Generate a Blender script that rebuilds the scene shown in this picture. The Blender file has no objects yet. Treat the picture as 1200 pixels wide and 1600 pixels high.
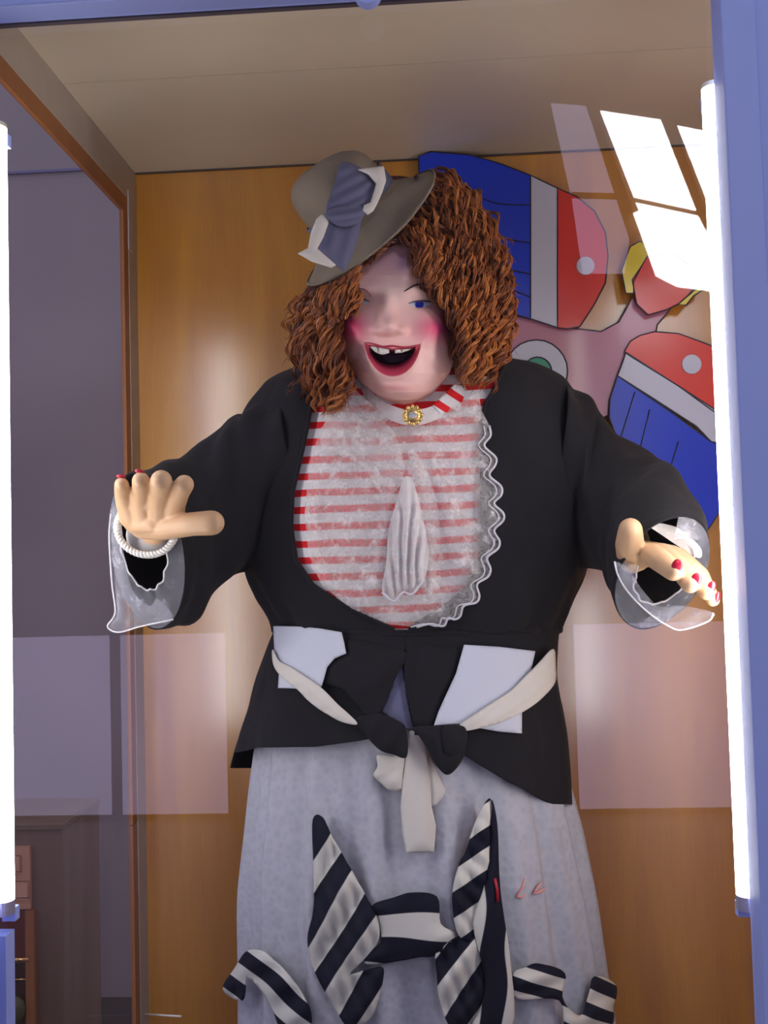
import bpy, math, random
import numpy as np
from mathutils import Vector, Matrix, noise
from mathutils.geometry import delaunay_2d_cdt
from mathutils.bvhtree import BVHTree
random.seed(4); rng = np.random.default_rng(4)
scene = bpy.context.scene
C = scene.collection

# ------------------------------------------------------------------ camera
FPX = 1550.0
CAM = np.array([0.0, -2.271, 1.55])
YAW, PITCH, ROLL = -0.0599, 0.0459, -0.02756
cy_, sy_, cp_, sp_ = math.cos(YAW), math.sin(YAW), math.cos(PITCH), math.sin(PITCH)
FW = np.array([sy_*cp_, cy_*cp_, sp_]); r0 = np.array([cy_, -sy_, 0.0]); u0 = np.cross(r0, FW)
RT = math.cos(ROLL)*r0 + math.sin(ROLL)*u0
UP = -math.sin(ROLL)*r0 + math.cos(ROLL)*u0
cam_d = bpy.data.cameras.new('camera'); cam = bpy.data.objects.new('camera', cam_d); C.objects.link(cam)
M = Matrix.Identity(4)
for i in range(3):
    M[i][0], M[i][1], M[i][2], M[i][3] = RT[i], UP[i], -FW[i], CAM[i]
cam.matrix_world = M
cam_d.sensor_fit = 'VERTICAL'; cam_d.sensor_height = 36.0; cam_d.lens = 36.0*FPX/1600.0
cam_d.clip_start = 0.02
scene.camera = cam

# ------------------------------------------------------------------ world, exposure
w = bpy.data.worlds.new('world'); scene.world = w; w.use_nodes = True
bg = w.node_tree.nodes['Background']; bg.inputs[0].default_value = (0.66, 0.66, 0.84, 1); bg.inputs[1].default_value = 0.80
scene.view_settings.view_transform = 'Standard'; scene.view_settings.look = 'None'
scene.view_settings.exposure = 0.22; scene.view_settings.gamma = 1.0
try: scene.view_settings.use_curve_mapping = False
except Exception: pass
TUBE_STRENGTH = 21.0
WINDOW_STRENGTH = 17.0

# ------------------------------------------------------------------ helpers
def ray(px, py):
    return FW + RT*((px-600.0)/FPX) - UP*((py-800.0)/FPX)
def P(px, py, Y):
    d = ray(px, py); return CAM + d*((Y-CAM[1])/d[1])
def PX_(px, py, X):
    d = ray(px, py); return CAM + d*((X-CAM[0])/d[0])
def PZ_(px, py, Z):
    d = ray(px, py); return CAM + d*((Z-CAM[2])/d[2])
def proj(p):
    d = np.asarray(p)-CAM; k = d@FW; return 600+FPX*(d@RT)/k, 800-FPX*(d@UP)/k
def Pv(px, py, Y):            # vectorised
    px, py, Y = np.broadcast_arrays(np.asarray(px, float), np.asarray(py, float), np.asarray(Y, float))
    d = FW[None]+RT[None]*((px.ravel()-600)/FPX)[:, None]-UP[None]*((py.ravel()-800)/FPX)[:, None]
    r = CAM[None]+d*((Y.ravel()-CAM[1])/d[:, 1])[:, None]
    return r.reshape(px.shape+(3,))
def catmull(pts, n, closed=False):
    pts = np.asarray(pts, float); m = len(pts)
    if closed: q = np.vstack([pts[-1], pts, pts[0], pts[1]]); segs = m
    else: q = np.vstack([2*pts[0]-pts[1], pts, 2*pts[-1]-pts[-2]]); segs = m-1
    out = []
    for i in range(segs):
        p0, p1, p2, p3 = q[i], q[i+1], q[i+2], q[i+3]
        for k in range(n):
            t = k/n
            out.append(.5*((2*p1)+(-p0+p2)*t+(2*p0-5*p1+4*p2-p3)*t*t+(-p0+3*p1-3*p2+p3)*t**3))
    if not closed: out.append(pts[-1])
    return np.array(out)
def tag(o, label=None, cat=None, group=None, kind=None):
    if label: o['label'] = label
    if cat: o['category'] = cat
    if group: o['group'] = group
    if kind: o['kind'] = kind
    return o
def mesh(name, V, F, mat=None, parent=None, smooth=True, uv=None, col=None):
    me = bpy.data.meshes.new(name)
    me.from_pydata([tuple(map(float, v)) for v in V], [], [tuple(map(int, f)) for f in F])
    me.validate()
    if smooth: me.polygons.foreach_set('use_smooth', [True]*len(me.polygons))
    if mat: me.materials.append(mat)
    if uv is not None:
        l = me.uv_layers.new(name='UVMap')
        idx = np.zeros(len(me.loops), dtype=np.int32); me.loops.foreach_get('vertex_index', idx)
        l.data.foreach_set('uv', np.asarray(uv, dtype=np.float32)[idx].ravel())
    if col is not None:
        a = me.color_attributes.new('paint', 'FLOAT_COLOR', 'POINT')
        cc = np.ones((len(V), 4), dtype=np.float32); cc[:, :3] = col
        a.data.foreach_set('color', cc.ravel())
    me.update()
    o = bpy.data.objects.new(name, me); C.objects.link(o)
    if parent is not None:
        o.parent = parent
        rt = parent
        while rt.parent: rt = rt.parent
        o.matrix_parent_inverse = Matrix.Identity(4) if parent.parent else Matrix.Translation(-rt.location)
    return o
def empty(name, loc):
    o = bpy.data.objects.new(name, None); C.objects.link(o); o.location = loc; o.empty_display_size = .1
    return o
def mod_solid(o, t, off=0.0):
    m = o.modifiers.new('solid', 'SOLIDIFY'); m.thickness = t; m.offset = off; return o
def mod_bevel(o, w_):
    m = o.modifiers.new('bevel', 'BEVEL'); m.width = w_; m.segments = 2; m.limit_method = 'ANGLE'; return o
class MB:
    def __init__(s): s.V = []; s.F = []
    def add(s, V, F):
        n = len(s.V); s.V.extend([tuple(v) for v in V]); s.F.extend([tuple(i+n for i in f) for f in F]); return s
    def box(s, a, b):
        x0, y0, z0 = a; x1, y1, z1 = b
        V = [(x0,y0,z0),(x1,y0,z0),(x1,y1,z0),(x0,y1,z0),(x0,y0,z1),(x1,y0,z1),(x1,y1,z1),(x0,y1,z1)]
        return s.add(V, [(0,3,2,1),(4,5,6,7),(0,1,5,4),(1,2,6,5),(2,3,7,6),(3,0,4,7)])
    def tube(s, path, r, sides=8, caps=True, closed=False):
        V, F = tube_geo(path, r, sides, caps, closed); return s.add(V, F)
    def ell(s, c, rx, ry, rz, n=14, m=8, rot=None):
        V = []; F = []
        for i in range(m+1):
            a = math.pi*i/m
            for j in range(n):
                b = 2*math.pi*j/n
                v = Vector((rx*math.sin(a)*math.cos(b), ry*math.sin(a)*math.sin(b), rz*math.cos(a)))
                if rot: v = rot@v
                V.append((c[0]+v[0], c[1]+v[1], c[2]+v[2]))
        for i in range(m):
            for j in range(n):
                F.append((i*n+j, (i+1)*n+j, (i+1)*n+(j+1) % n, i*n+(j+1) % n))
        return s.add(V, F)
    def build(s, name, mat, parent=None, smooth=False, **k): return mesh(name, s.V, s.F, mat, parent, smooth, **k)
def tube_geo(path, r, sides=8, caps=True, closed=False):
    p = np.asarray(path, float); n = len(p); r = np.broadcast_to(np.asarray(r, float), (n,))
    if closed: t = np.roll(p, -1, 0)-np.roll(p, 1, 0)
    else: t = np.gradient(p, axis=0)
    t /= np.linalg.norm(t, axis=1)[:, None]+1e-12
    N = np.zeros_like(t); a = np.array([0, 0, 1.0]) if abs(t[0][2]) < .9 else np.array([1.0, 0, 0])
    N[0] = np.cross(t[0], a); N[0] /= np.linalg.norm(N[0])
    for i in range(1, n):
        v = N[i-1]-t[i]*(N[i-1]@t[i]); N[i] = v/(np.linalg.norm(v)+1e-12)
    B = np.cross(t, N)
    ang = np.arange(sides)*2*np.pi/sides
    V = p[:, None]+r[:, None, None]*(np.cos(ang)[None, :, None]*N[:, None]+np.sin(ang)[None, :, None]*B[:, None])
    F = []
    for i in range(n if closed else n-1):
        i2 = (i+1) % n
        for j in range(sides):
            F.append((i*sides+j, i*sides+(j+1) % sides, i2*sides+(j+1) % sides, i2*sides+j))
    if caps and not closed:
        F.append(tuple(range(sides))[::-1]); F.append(tuple((n-1)*sides+j for j in range(sides)))
    return V.reshape(-1, 3), F
def grid_faces(n, m, wrap=False, off=0):
    F = []
    for i in range(n-1):
        for j in range(m if wrap else m-1):
            j2 = (j+1) % m
            F.append((off+i*m+j, off+i*m+j2, off+(i+1)*m+j2, off+(i+1)*m+j))
    return F
def fbm(x, y, z, s=1.0, o=3):
    return noise.fractal(Vector((x*s, y*s, z*s)), 1.0, 2.0, o)

# ------------------------------------------------------------------ materials
def nodes(name):
    m = bpy.data.materials.new(name); m.use_nodes = True; nt = m.node_tree
    return m, nt, nt.nodes['Principled BSDF']
def N_(nt, t, **kw):
    n = nt.nodes.new(t)
    for k, v in kw.items():
        if k.startswith('i_'):
            key = k[2:]
            n.inputs[int(key) if key.isdigit() else key].default_value = v
        else: setattr(n, k, v)
    return n
def ramp(nt, stops, interp='LINEAR'):
    r = nt.nodes.new('ShaderNodeValToRGB'); e = r.color_ramp; e.interpolation = interp
    while len(e.elements) < len(stops): e.elements.new(.5)
    for i, (p, c) in enumerate(stops): e.elements[i].position = p; e.elements[i].color = (*c, 1) if len(c) == 3 else c
    return r
def mat(name, col, rough=.6, spec=.5, metal=0, coat=0, coatr=.1, var=0.0, vs=20, bump=0, bs=200, sheen=0, emit=None, es=0):
    m, nt, b = nodes(name)
    b.inputs['Base Color'].default_value = (*col, 1); b.inputs['Roughness'].default_value = rough
    b.inputs['Specular IOR Level'].default_value = spec; b.inputs['Metallic'].default_value = metal
    b.inputs['Coat Weight'].default_value = coat; b.inputs['Coat Roughness'].default_value = coatr
    b.inputs['Sheen Weight'].default_value = sheen
    tc = N_(nt, 'ShaderNodeTexCoord')
    if var:
        n = N_(nt, 'ShaderNodeTexNoise', i_Scale=vs, i_Detail=4.0); nt.links.new(tc.outputs['Object'], n.inputs['Vector'])
        r = ramp(nt, [(.3, [max(0, c*(1-var)) for c in col]), (.7, [min(1, c*(1+var)) for c in col])])
        nt.links.new(n.outputs[0], r.inputs[0]); nt.links.new(r.outputs[0], b.inputs['Base Color'])
    if bump:
        n = N_(nt, 'ShaderNodeTexNoise', i_Scale=bs, i_Detail=3.0); nt.links.new(tc.outputs['Object'], n.inputs['Vector'])
        bp = N_(nt, 'ShaderNodeBump', i_Strength=bump, i_Distance=.002); nt.links.new(n.outputs[0], bp.inputs['Height'])
        nt.links.new(bp.outputs[0], b.inputs['Normal'])
    if emit: b.inputs['Emission Color'].default_value = (*emit, 1); b.inputs['Emission Strength'].default_value = es
    return m
def wood(name, c1, c2, scale=(6, 6, .7), rough=.35, coat=.6, coatr=.25, spec=.6):
    m, nt, b = nodes(name)
    tc = N_(nt, 'ShaderNodeTexCoord'); mp = N_(nt, 'ShaderNodeMapping'); mp.inputs['Scale'].default_value = scale
    nt.links.new(tc.outputs['Object'], mp.inputs['Vector'])
    n = N_(nt, 'ShaderNodeTexNoise', i_Scale=1.5, i_Detail=5.0, i_Distortion=.6); nt.links.new(mp.outputs[0], n.inputs['Vector'])
    r = ramp(nt, [(.32, c1), (.68, c2)]); nt.links.new(n.outputs[0], r.inputs[0])
    mp2 = N_(nt, 'ShaderNodeMapping'); mp2.inputs['Scale'].default_value = (scale[0]*25, scale[1]*25, scale[2]*6)
    nt.links.new(tc.outputs['Object'], mp2.inputs['Vector'])
    n2 = N_(nt, 'ShaderNodeTexNoise', i_Scale=2.0, i_Detail=3.0); nt.links.new(mp2.outputs[0], n2.inputs['Vector'])
    mx = N_(nt, 'ShaderNodeMix', data_type='RGBA', blend_type='MULTIPLY'); mx.inputs[0].default_value = .25
    nt.links.new(r.outputs[0], mx.inputs[6]); nt.links.new(n2.outputs[0], mx.inputs[7]); nt.links.new(mx.outputs[2], b.inputs['Base Color'])
    b.inputs['Roughness'].default_value = rough; b.inputs['Coat Weight'].default_value = coat; b.inputs['Coat Roughness'].default_value = coatr
    b.inputs['Specular IOR Level'].default_value = spec
    if coat >= 1: b.inputs['Coat IOR'].default_value = 1.65
    return m
def stripes(name, c1, c2, rough=.75, frac=.5, bump=.15, soft=.02):
    """woven bands: UV.x counts bands"""
    m, nt, b = nodes(name)
    uv = N_(nt, 'ShaderNodeUVMap'); sx = N_(nt, 'ShaderNodeSeparateXYZ'); nt.links.new(uv.outputs[0], sx.inputs[0])
    fr = N_(nt, 'ShaderNodeMath', operation='FRACT'); nt.links.new(sx.outputs[0], fr.inputs[0])
    r = ramp(nt, [(0, c1), (frac-soft, c1), (frac, c2), (1-soft, c2), (1.0, c1)]); nt.links.new(fr.outputs[0], r.inputs[0])
    nt.links.new(r.outputs[0], b.inputs['Base Color']); b.inputs['Roughness'].default_value = rough
    b.inputs['Specular IOR Level'].default_value = .25
    tc = N_(nt, 'ShaderNodeTexCoord'); n = N_(nt, 'ShaderNodeTexNoise', i_Scale=60.0, i_Detail=3.0); nt.links.new(tc.outputs['Object'], n.inputs['Vector'])
    bp = N_(nt, 'ShaderNodeBump', i_Strength=bump, i_Distance=.004); nt.links.new(n.outputs[0], bp.inputs['Height']); nt.links.new(bp.outputs[0], b.inputs['Normal'])
    return m
def lace(name, col, lo, hi, scale=90, blob=16):
    m, nt, b = nodes(name)
    tc = N_(nt, 'ShaderNodeTexCoord')
    v = N_(nt, 'ShaderNodeTexVoronoi', feature='F1', i_Scale=scale); nt.links.new(tc.outputs['Object'], v.inputs['Vector'])
    n = N_(nt, 'ShaderNodeTexNoise', i_Scale=blob*1.0, i_Detail=5.0, i_Roughness=.7, i_Distortion=.25); nt.links.new(tc.outputs['Object'], n.inputs['Vector'])
    r = ramp(nt, [(.46, (0, 0, 0)), (.66, (1, 1, 1))]); nt.links.new(n.outputs[0], r.inputs[0])
    r2 = ramp(nt, [(.0, (.5, .5, .5)), (.6, (1, 1, 1))]); nt.links.new(v.outputs['Distance'], r2.inputs[0])
    mx = N_(nt, 'ShaderNodeMath', operation='MAXIMUM'); mx2 = N_(nt, 'ShaderNodeMath', operation='MULTIPLY')
    nt.links.new(r2.outputs[0], mx2.inputs[0]); mx2.inputs[1].default_value = .28
    nt.links.new(r.outputs[0], mx.inputs[0]); nt.links.new(mx2.outputs[0], mx.inputs[1])
    mr = N_(nt, 'ShaderNodeMapRange'); mr.inputs['To Min'].default_value = lo; mr.inputs['To Max'].default_value = hi
    nt.links.new(mx.outputs[0], mr.inputs['Value']); nt.links.new(mr.outputs[0], b.inputs['Alpha'])
    b.inputs['Base Color'].default_value = (*col, 1); b.inputs['Roughness'].default_value = .7; b.inputs['Specular IOR Level'].default_value = .3
    bp = N_(nt, 'ShaderNodeBump', i_Strength=.6, i_Distance=.003); nt.links.new(mx.outputs[0], bp.inputs['Height']); nt.links.new(bp.outputs[0], b.inputs['Normal'])
    return m
def glass(name, ior=1.25, tint=(.98, .98, 1), gz=.45):
    m = bpy.data.materials.new(name); m.use_nodes = True; nt = m.node_tree; nt.nodes.clear()
    o = N_(nt, 'ShaderNodeOutputMaterial'); t = N_(nt, 'ShaderNodeBsdfTransparent'); t.inputs[0].default_value = (*tint, 1)
    g = N_(nt, 'ShaderNodeBsdfGlossy'); g.inputs['Roughness'].default_value = 0.0
    lw = N_(nt, 'ShaderNodeLayerWeight'); lw.inputs[0].default_value = .5; p5 = N_(nt, 'ShaderNodeMath', operation='POWER'); p5.inputs[1].default_value = 5.0
    nt.links.new(lw.outputs['Facing'], p5.inputs[0]); F0 = ((ior-1)/(ior+1))**2
    f = N_(nt, 'ShaderNodeMapRange'); f.inputs['To Min'].default_value = F0; f.inputs['To Max'].default_value = gz; nt.links.new(p5.outputs[0], f.inputs['Value'])
    mx = N_(nt, 'ShaderNodeMixShader'); nt.links.new(f.outputs[0], mx.inputs[0]); nt.links.new(t.outputs[0], mx.inputs[1]); nt.links.new(g.outputs[0], mx.inputs[2])
    nt.links.new(mx.outputs[0], o.inputs[0]); return m
def emission(name, col, s):
    m = bpy.data.materials.new(name); m.use_nodes = True; nt = m.node_tree; nt.nodes.clear()
    o = N_(nt, 'ShaderNodeOutputMaterial'); e = N_(nt, 'ShaderNodeEmission'); e.inputs[0].default_value = (*col, 1); e.inputs[1].default_value = s
    nt.links.new(e.outputs[0], o.inputs[0]); return m

M_wood = wood('varnished_plywood', (.50, .185, .004), (.70, .31, .012), rough=.40, coat=1.0, coatr=.22)
M_bead = wood('orange_wood_bead', (.36, .12, .03), (.45, .17, .04), rough=.5, coat=.1)
M_ceil = mat('cream_panel', (.60, .52, .38), .45, var=.05, vs=3, coat=.25, coatr=.3)
M_frame = mat('periwinkle_paint', (.36, .44, .90), .5, var=.03, vs=4)
M_grey = mat('grey_painted_frame', (.50, .45, .38), .5, var=.05)
M_gdark = mat('dark_gap', (.05, .03, .03), .7)
M_outw = mat('lavender_grey_wall', (.36, .30, .31), .8, var=.08, vs=1.2)
M_floor = mat('dark_floor', (.14, .11, .10), .6, var=.2, vs=3)
M_black = mat('black_cloth', (.0100, .0095, .0125), .85, .25, bump=.3, bs=90, var=.15, vs=9, sheen=.05)
M_cream = mat('cream_cloth', (.66, .62, .55), .85, .2, bump=.3, bs=60)
M_white = mat('white_cloth', (.60, .62, .70), .85, .2, bump=.3, bs=60)
M_blueg = mat('blue_grey_cloth', (.13, .13, .21), .8, .2, bump=.3, bs=60)
M_felt = mat('taupe_felt', (.21, .17, .125), .95, .1, var=.12, vs=14, bump=.3, bs=300, sheen=.1)
M_skin = mat('tan_hand_skin', (.66, .43, .24), .45, .4, var=.04, vs=30)
M_nail = mat('red_nail_varnish', (.42, .01, .03), .2, .6)
M_teeth = mat('ivory_teeth', (.80, .78, .68), .3)
M_lip = mat('red_lip_paint', (.42, .03, .05), .35)
M_linep = mat('dark_paint_line', (.03, .01, .015), .5)
M_eyew = mat('eye_white', (.62, .66, .74), .25)
M_iris = mat('blue_iris', (.02, .03, .38), .2)
M_gold = mat('gold_metal', (.85, .60, .22), .3, metal=1)
M_crys = mat('crystal', (.85, .9, .95), .05, metal=.6)
M_pearl = mat('white_cord', (.78, .77, .72), .35)
M_jabot = lace('white_lace', (.84, .80, .77), .10, .88, scale=160, blob=36)
M_dense = lace('dense_lace', (.80, .77, .75), .72, 1.0, scale=120, blob=26)
M_sheer = lace('sheer_lace', (.60, .60, .68), .10, .48, scale=110, blob=18)
M_cord = mat('lace_edge_thread', (.66, .64, .68), .7)
M_shirt = stripes('red_white_striped_shirt', (.70, .012, .018), (.74, .72, .72), frac=.42)
M_bw = stripes('navy_cream_striped_cloth', (.005, .006, .018), (.66, .64, .57), frac=.5)
M_tube = emission('lit_fluorescent', (1.0, .95, .86), TUBE_STRENGTH)
M_cap = mat('metal_tube_cap', (.45, .42, .55), .35, metal=.7)
M_glass = glass('case_glass', 1.45)
M_glass2 = glass('side_glass', 1.3, (.93, .93, .97), .10)

# skirt: embossed eyelet cloth
M_skirt, nt, b = nodes('embossed_eyelet_cloth')
tc = N_(nt, 'ShaderNodeTexCoord'); n1 = N_(nt, 'ShaderNodeTexVoronoi', i_Scale=75.0); n2 = N_(nt, 'ShaderNodeTexNoise', i_Scale=30.0, i_Detail=4.0)
nt.links.new(tc.outputs['Object'], n1.inputs['Vector']); nt.links.new(tc.outputs['Object'], n2.inputs['Vector'])
ml = N_(nt, 'ShaderNodeMath', operation='MULTIPLY'); nt.links.new(n1.outputs['Distance'], ml.inputs[0]); nt.links.new(n2.outputs[0], ml.inputs[1])
bp = N_(nt, 'ShaderNodeBump', i_Strength=.55, i_Distance=.004); nt.links.new(ml.outputs[0], bp.inputs['Height']); nt.links.new(bp.outputs[0], b.inputs['Normal'])
r = ramp(nt, [(.05, (.42, .42, .47)), (.35, (.48, .485, .53))]); nt.links.new(ml.outputs[0], r.inputs[0]); nt.links.new(r.outputs[0], b.inputs['Base Color'])
b.inputs['Roughness'].default_value = .85; b.inputs['Specular IOR Level'].default_value = .2
# face paint
M_face, nt, b = nodes('painted_face')
at = N_(nt, 'ShaderNodeAttribute'); at.attribute_name = 'paint'; nt.links.new(at.outputs['Color'], b.inputs['Base Color'])
b.inputs['Roughness'].default_value = .42; b.inputs['Specular IOR Level'].default_value = .4
# hair
M_hair, nt, b = nodes('auburn_hair')
at = N_(nt, 'ShaderNodeAttribute'); at.attribute_name = 'tone'
r = ramp(nt, [(.08, (.085, .017, .006)), (.45, (.27, .068, .013)), (.9, (.56, .19, .040))]); nt.links.new(at.outputs['Fac'], r.inputs[0]); nt.links.new(r.outputs[0], b.inputs['Base Color'])
b.inputs['Roughness'].default_value = .42; b.inputs['Specular IOR Level'].default_value = .6
M_haircap = mat('dark_hair_base', (.08, .02, .008), .9)

# ------------------------------------------------------------------ case shell
YF = -.80; YG = -.845; YFR = -.885
XL = -.703; H = 1.55+.924
XP = P(1139, 680, YG+.012)[0]         # inner edge of right post
XPL = P(-12, 1000, YG)[0]
ZR = P(300, 22, YG+.01)[2]
XR = .80
def struct(o): o['kind'] = 'structure'; return o
Z0 = .14
o = MB().box((XL-.008, 0, 0), (XR+.1, .02, H+.05)).build('wall_back', M_wood); struct(o)
# ceiling of two boards with a joint
cl = struct(MB().box((XL-.06, YG, H+.012), (XR+.06, .0, H+.03)).build('ceiling', M_gdark))
YJ = PZ_(700, 97, H)[1]
for a, b_ in ((YG, YJ-.0012), (YJ+.0012, -.002)):
    mod_bevel(MB().box((XL-.05, a, H), (XR+.06, b_, H+.0115)).build('panel', M_ceil, cl), .0002)
struct(MB().tube([(XL, -.003, H-.001), (XR, -.003, H-.001)], .0028, 6).build('trim_1', M_gdark))
struct(MB().box((XL-.08, YG-.05, 0), (XR+.1, 0, Z0)).build('floor', M_floor))
# right inner wall (thin ledge behind the post)
struct(MB().box((XR, YG, Z0), (XR+.02, 0, H)).build('wall_right', M_wood))
# front frame
top = struct(mod_bevel(MB().box((XPL-.1, YFR, ZR), (XR+.3, YG+.01, ZR+.14)).build('trim_2', M_frame), .003))
MB().box((XPL, YG+.004, ZR-.003), (XP, YG+.013, ZR-.0003)).build('underside_line', M_gdark, top)  # thin dark strip drawn for the shaded underside of the top rail
lk = P(575, 0, YFR-.006)
mb = MB(); mb.tube([(lk[0], YFR+.002, lk[2]+.009), (lk[0], YFR-.012, lk[2]+.009)], [.019, .017], 20); mb.build('lock', M_frame, top)
rp = struct(mod_bevel(MB().box((XP, YFR, 0), (XP+.0475, YG+.012, ZR+.0)).build('trim_3', M_frame), .002))
MB().box((XP+.049, YFR+.006, 0), (XP+.14, YG+.012, ZR)).build('outer_stile', M_frame, rp)
lp = struct(mod_bevel(MB().box((XPL-.12, YFR, 0), (XPL, YG+.012, ZR)).build('trim_4', M_frame), .002))
# front glass
g = struct(MB().box((XPL-.02, YG, .3), (XP+.02, YG+.001, ZR+.02)).build('window_1', M_glass))
# left side: grey frame, wood bead, glass
yp = PX_(203, 500, XL)[1]; yb = PX_(196, 500, XL)[1]
zt = PX_(100, 197, XL)[2]; zb_ = PX_(100, 227, XL)[2]
side = struct(MB().box((XL-.012, YG+.015, zt), (XL, -.0, H)).build('trim_5', M_grey))
MB().box((XL-.012, yp, Z0), (XL, 0, zt)).build('corner_post', M_grey, side)
MB().box((XL-.002, yp-.002, zt-.12), (XL+.002, yp+.022, zt+.02)).build('bracket', mat('pale_metal', (.5, .48, .46), .4), side)
MB().box((XL-.010, YG+.015, zb_), (XL-.001, yp, zt)).build('top_bead', M_bead, side)
zc = PX_(206, 1292, XL)[2]
MB().box((XL-.010, yb, zc+.001), (XL-.001, yp, zb_)).build('side_bead', M_bead, side)
MB().box((XL-.010, yb, Z0), (XL-.001, yp, zc-.001)).build('side_bead', M_bead, side)
struct(MB().box((XL-.009, YG+.015, Z0), (XL-.006, yb+.005, zb_+.004)).build('window_2', M_glass2))
# wall beyond the side glass, with a seam
YO = 1.3
wl = struct(MB().box((-4.5, YO, 0), (-.75, YO+.05, 3.8)).build('wall_left', M_outw))
zs = P(80, 268, YO)[2]
MB().box((-4.5, YO-.010, zs-.005), (-.75, YO, zs+.004)).build('seam_strip', mat('lavender_strip', (.20, .19, .34), .6), wl)
struct(MB().box((-6, -7, -.06), (6, 7, 0)).build('floor_1', mat('room_floor', (.06, .05, .045), .4, .5, var=.15, vs=2)))

# rear wall of the hall with its high window (what the glass mirrors)
YW = -5.4; YV = 2*YG-YW
wr = struct(MB().box((-5, YW-.2, 0), (5.5, YW-.06, 6.5)).build('wall_rear', mat('dim_hall_wall', (.10, .085, .075), .9)))
win = bpy.data.objects.new('window_3', None); C.objects.link(win); win['kind'] = 'structure'
M_day = emission('daylight_pane', (.93, .96, 1.0), WINDOW_STRENGTH); M_day2 = emission('shaded_daylight_pane', (.72, .66, 1.0), WINDOW_STRENGTH*.14)
def wpane(poly, m):
    q = [P(x, y, YV) for x, y in poly]; V = [(p[0], YW-.03, p[2]) for p in q]+[(p[0], YW-.05, p[2]) for p in q]
    n = len(q); F = [tuple(range(n)), tuple(range(n, 2*n))[::-1]]+[(i, i+n, (i+1) % n+n, (i+1) % n) for i in range(n)]
    mesh('pane', V, F, m, win, False)
wpane([(939,169),(1034,183),(1090,325),(978,301)], M_day)
wpane([(985,311),(1093,334),(1165,468),(1107,451),(1060,445),(1027,428)], M_day)
wpane([(1059,192),(1170,214),(1210,345),(1104,328)], M_day)
wpane([(862,157),(917,162),(962,302),(893,300)], M_day2)
wpane([(895,306),(964,308),(985,372),(978,424),(912,424)], M_day2)
M_veil = emission('veil_glow', (.74, .66, 1.0), 2.1)
for k, (xa, xb) in enumerate(((-2.75, -1.32), (.72, 2.9))):  # unseen low glowing panels, added so glass and varnish mirror a lavender veil
    dr = bpy.data.objects.new('veil_panel_%d' % (k+1), None); C.objects.link(dr); dr['kind'] = 'structure'
    nx = 2; wd = (xb-xa)/nx
    for i in range(nx):
        MB().box((xa+wd*i+.03, YW-.05, .03), (xa+wd*(i+1)-.03, YW-.03, 1.12)).build('pane', M_veil, dr)
    for i in range(nx+1):
        MB().box((xa+wd*i-.03, YW-.06, 0), (xa+wd*i+.03, YW-.01, 1.2)).build('stile', M_gdark, dr)
    MB().box((xa, YW-.06, 1.12), (xb, YW-.01, 1.2)).build('rail', M_gdark, dr)
def wbar(a, b, r_=.035):
    p = P(a[0], a[1], YV); q = P(b[0], b[1], YV)
    MB().tube([(p[0], YW-.02, p[2]), (q[0], YW-.02, q[2])], r_, 4).build('glazing_bar', M_gdark, win)
wbar((926,165),(990,330)); wbar((1046,186),(1110,350)); wbar((893,303),(965,305), .02)

# fluorescent tubes
def tube_lamp(x, label):
    z1 = 1.55+.688; z0 = z1-1.2; r_ = .0165
    t = empty('fluorescent_tube', (x, YF, z0)); tag(t, label, 'lamp', 'fluorescent tubes behind the front frame')
    MB().tube([(x, YF, z0+.015), (x, YF, z1-.006)], r_, 20).build('glass_tube', M_tube, t, True)
    for a, b_ in ((z0-.004, z0+.0165), (z1-.0065, z1)):
        MB().tube([(x, YF, a), (x, YF, b_)], r_*1.03, 20).build('end_cap', M_cap if a < z1-.5 else mat('white_cap', (.7, .68, .55), .4), t, False)
    for z_, s in ((z0-.012, 1), (z1-.016, 1)):
        MB().box((x-.010, YF+.018, z_-.01), (x+.010, YF+.034, z_+.01)).build('socket', M_frame, t)
tube_lamp(.4018+.0165, 'lit white fluorescent tube upright beside the right blue post')
MB().box((-.6585-.04, YF-.02, 0), (-.6585-.004, YF+.01, 1.55+.688-1.2-.03)).build('lamp_channel', M_frame, lp)
tube_lamp(-.6585-.0165, 'lit white fluorescent tube upright at the far left edge')

# ------------------------------------------------------------------ patches of cloth / board
def inside(poly, pts):
    x, y = pts[:, 0], pts[:, 1]; n = len(poly); c = np.zeros(len(pts), bool); j = n-1
    for i in range(n):
        xi, yi = poly[i]; xj, yj = poly[j]
        c ^= ((yi > y) != (yj > y)) & (x < (xj-xi)*(y-yi)/(yj-yi+1e-12)+xi); j = i
    return c
def bdist(poly, pts):
    d = np.full(len(pts), 1e9); n = len(poly)
    for i in range(n):
        a = poly[i]; b_ = poly[(i+1) % n]; ab = b_-a; t = np.clip(((pts-a)@ab)/(ab@ab+1e-12), 0, 1)
        d = np.minimum(d, np.linalg.norm(pts-(a+t[:, None]*ab), axis=1))
    return d
def resample(poly, step):
    out = []; n = len(poly)
    for i in range(n):
        a, b_ = poly[i], poly[(i+1) % n]; k = max(1, int(np.linalg.norm(b_-a)/step))
        for t in range(k): out.append(a+(b_-a)*t/k)
    return np.array(out)
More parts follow.
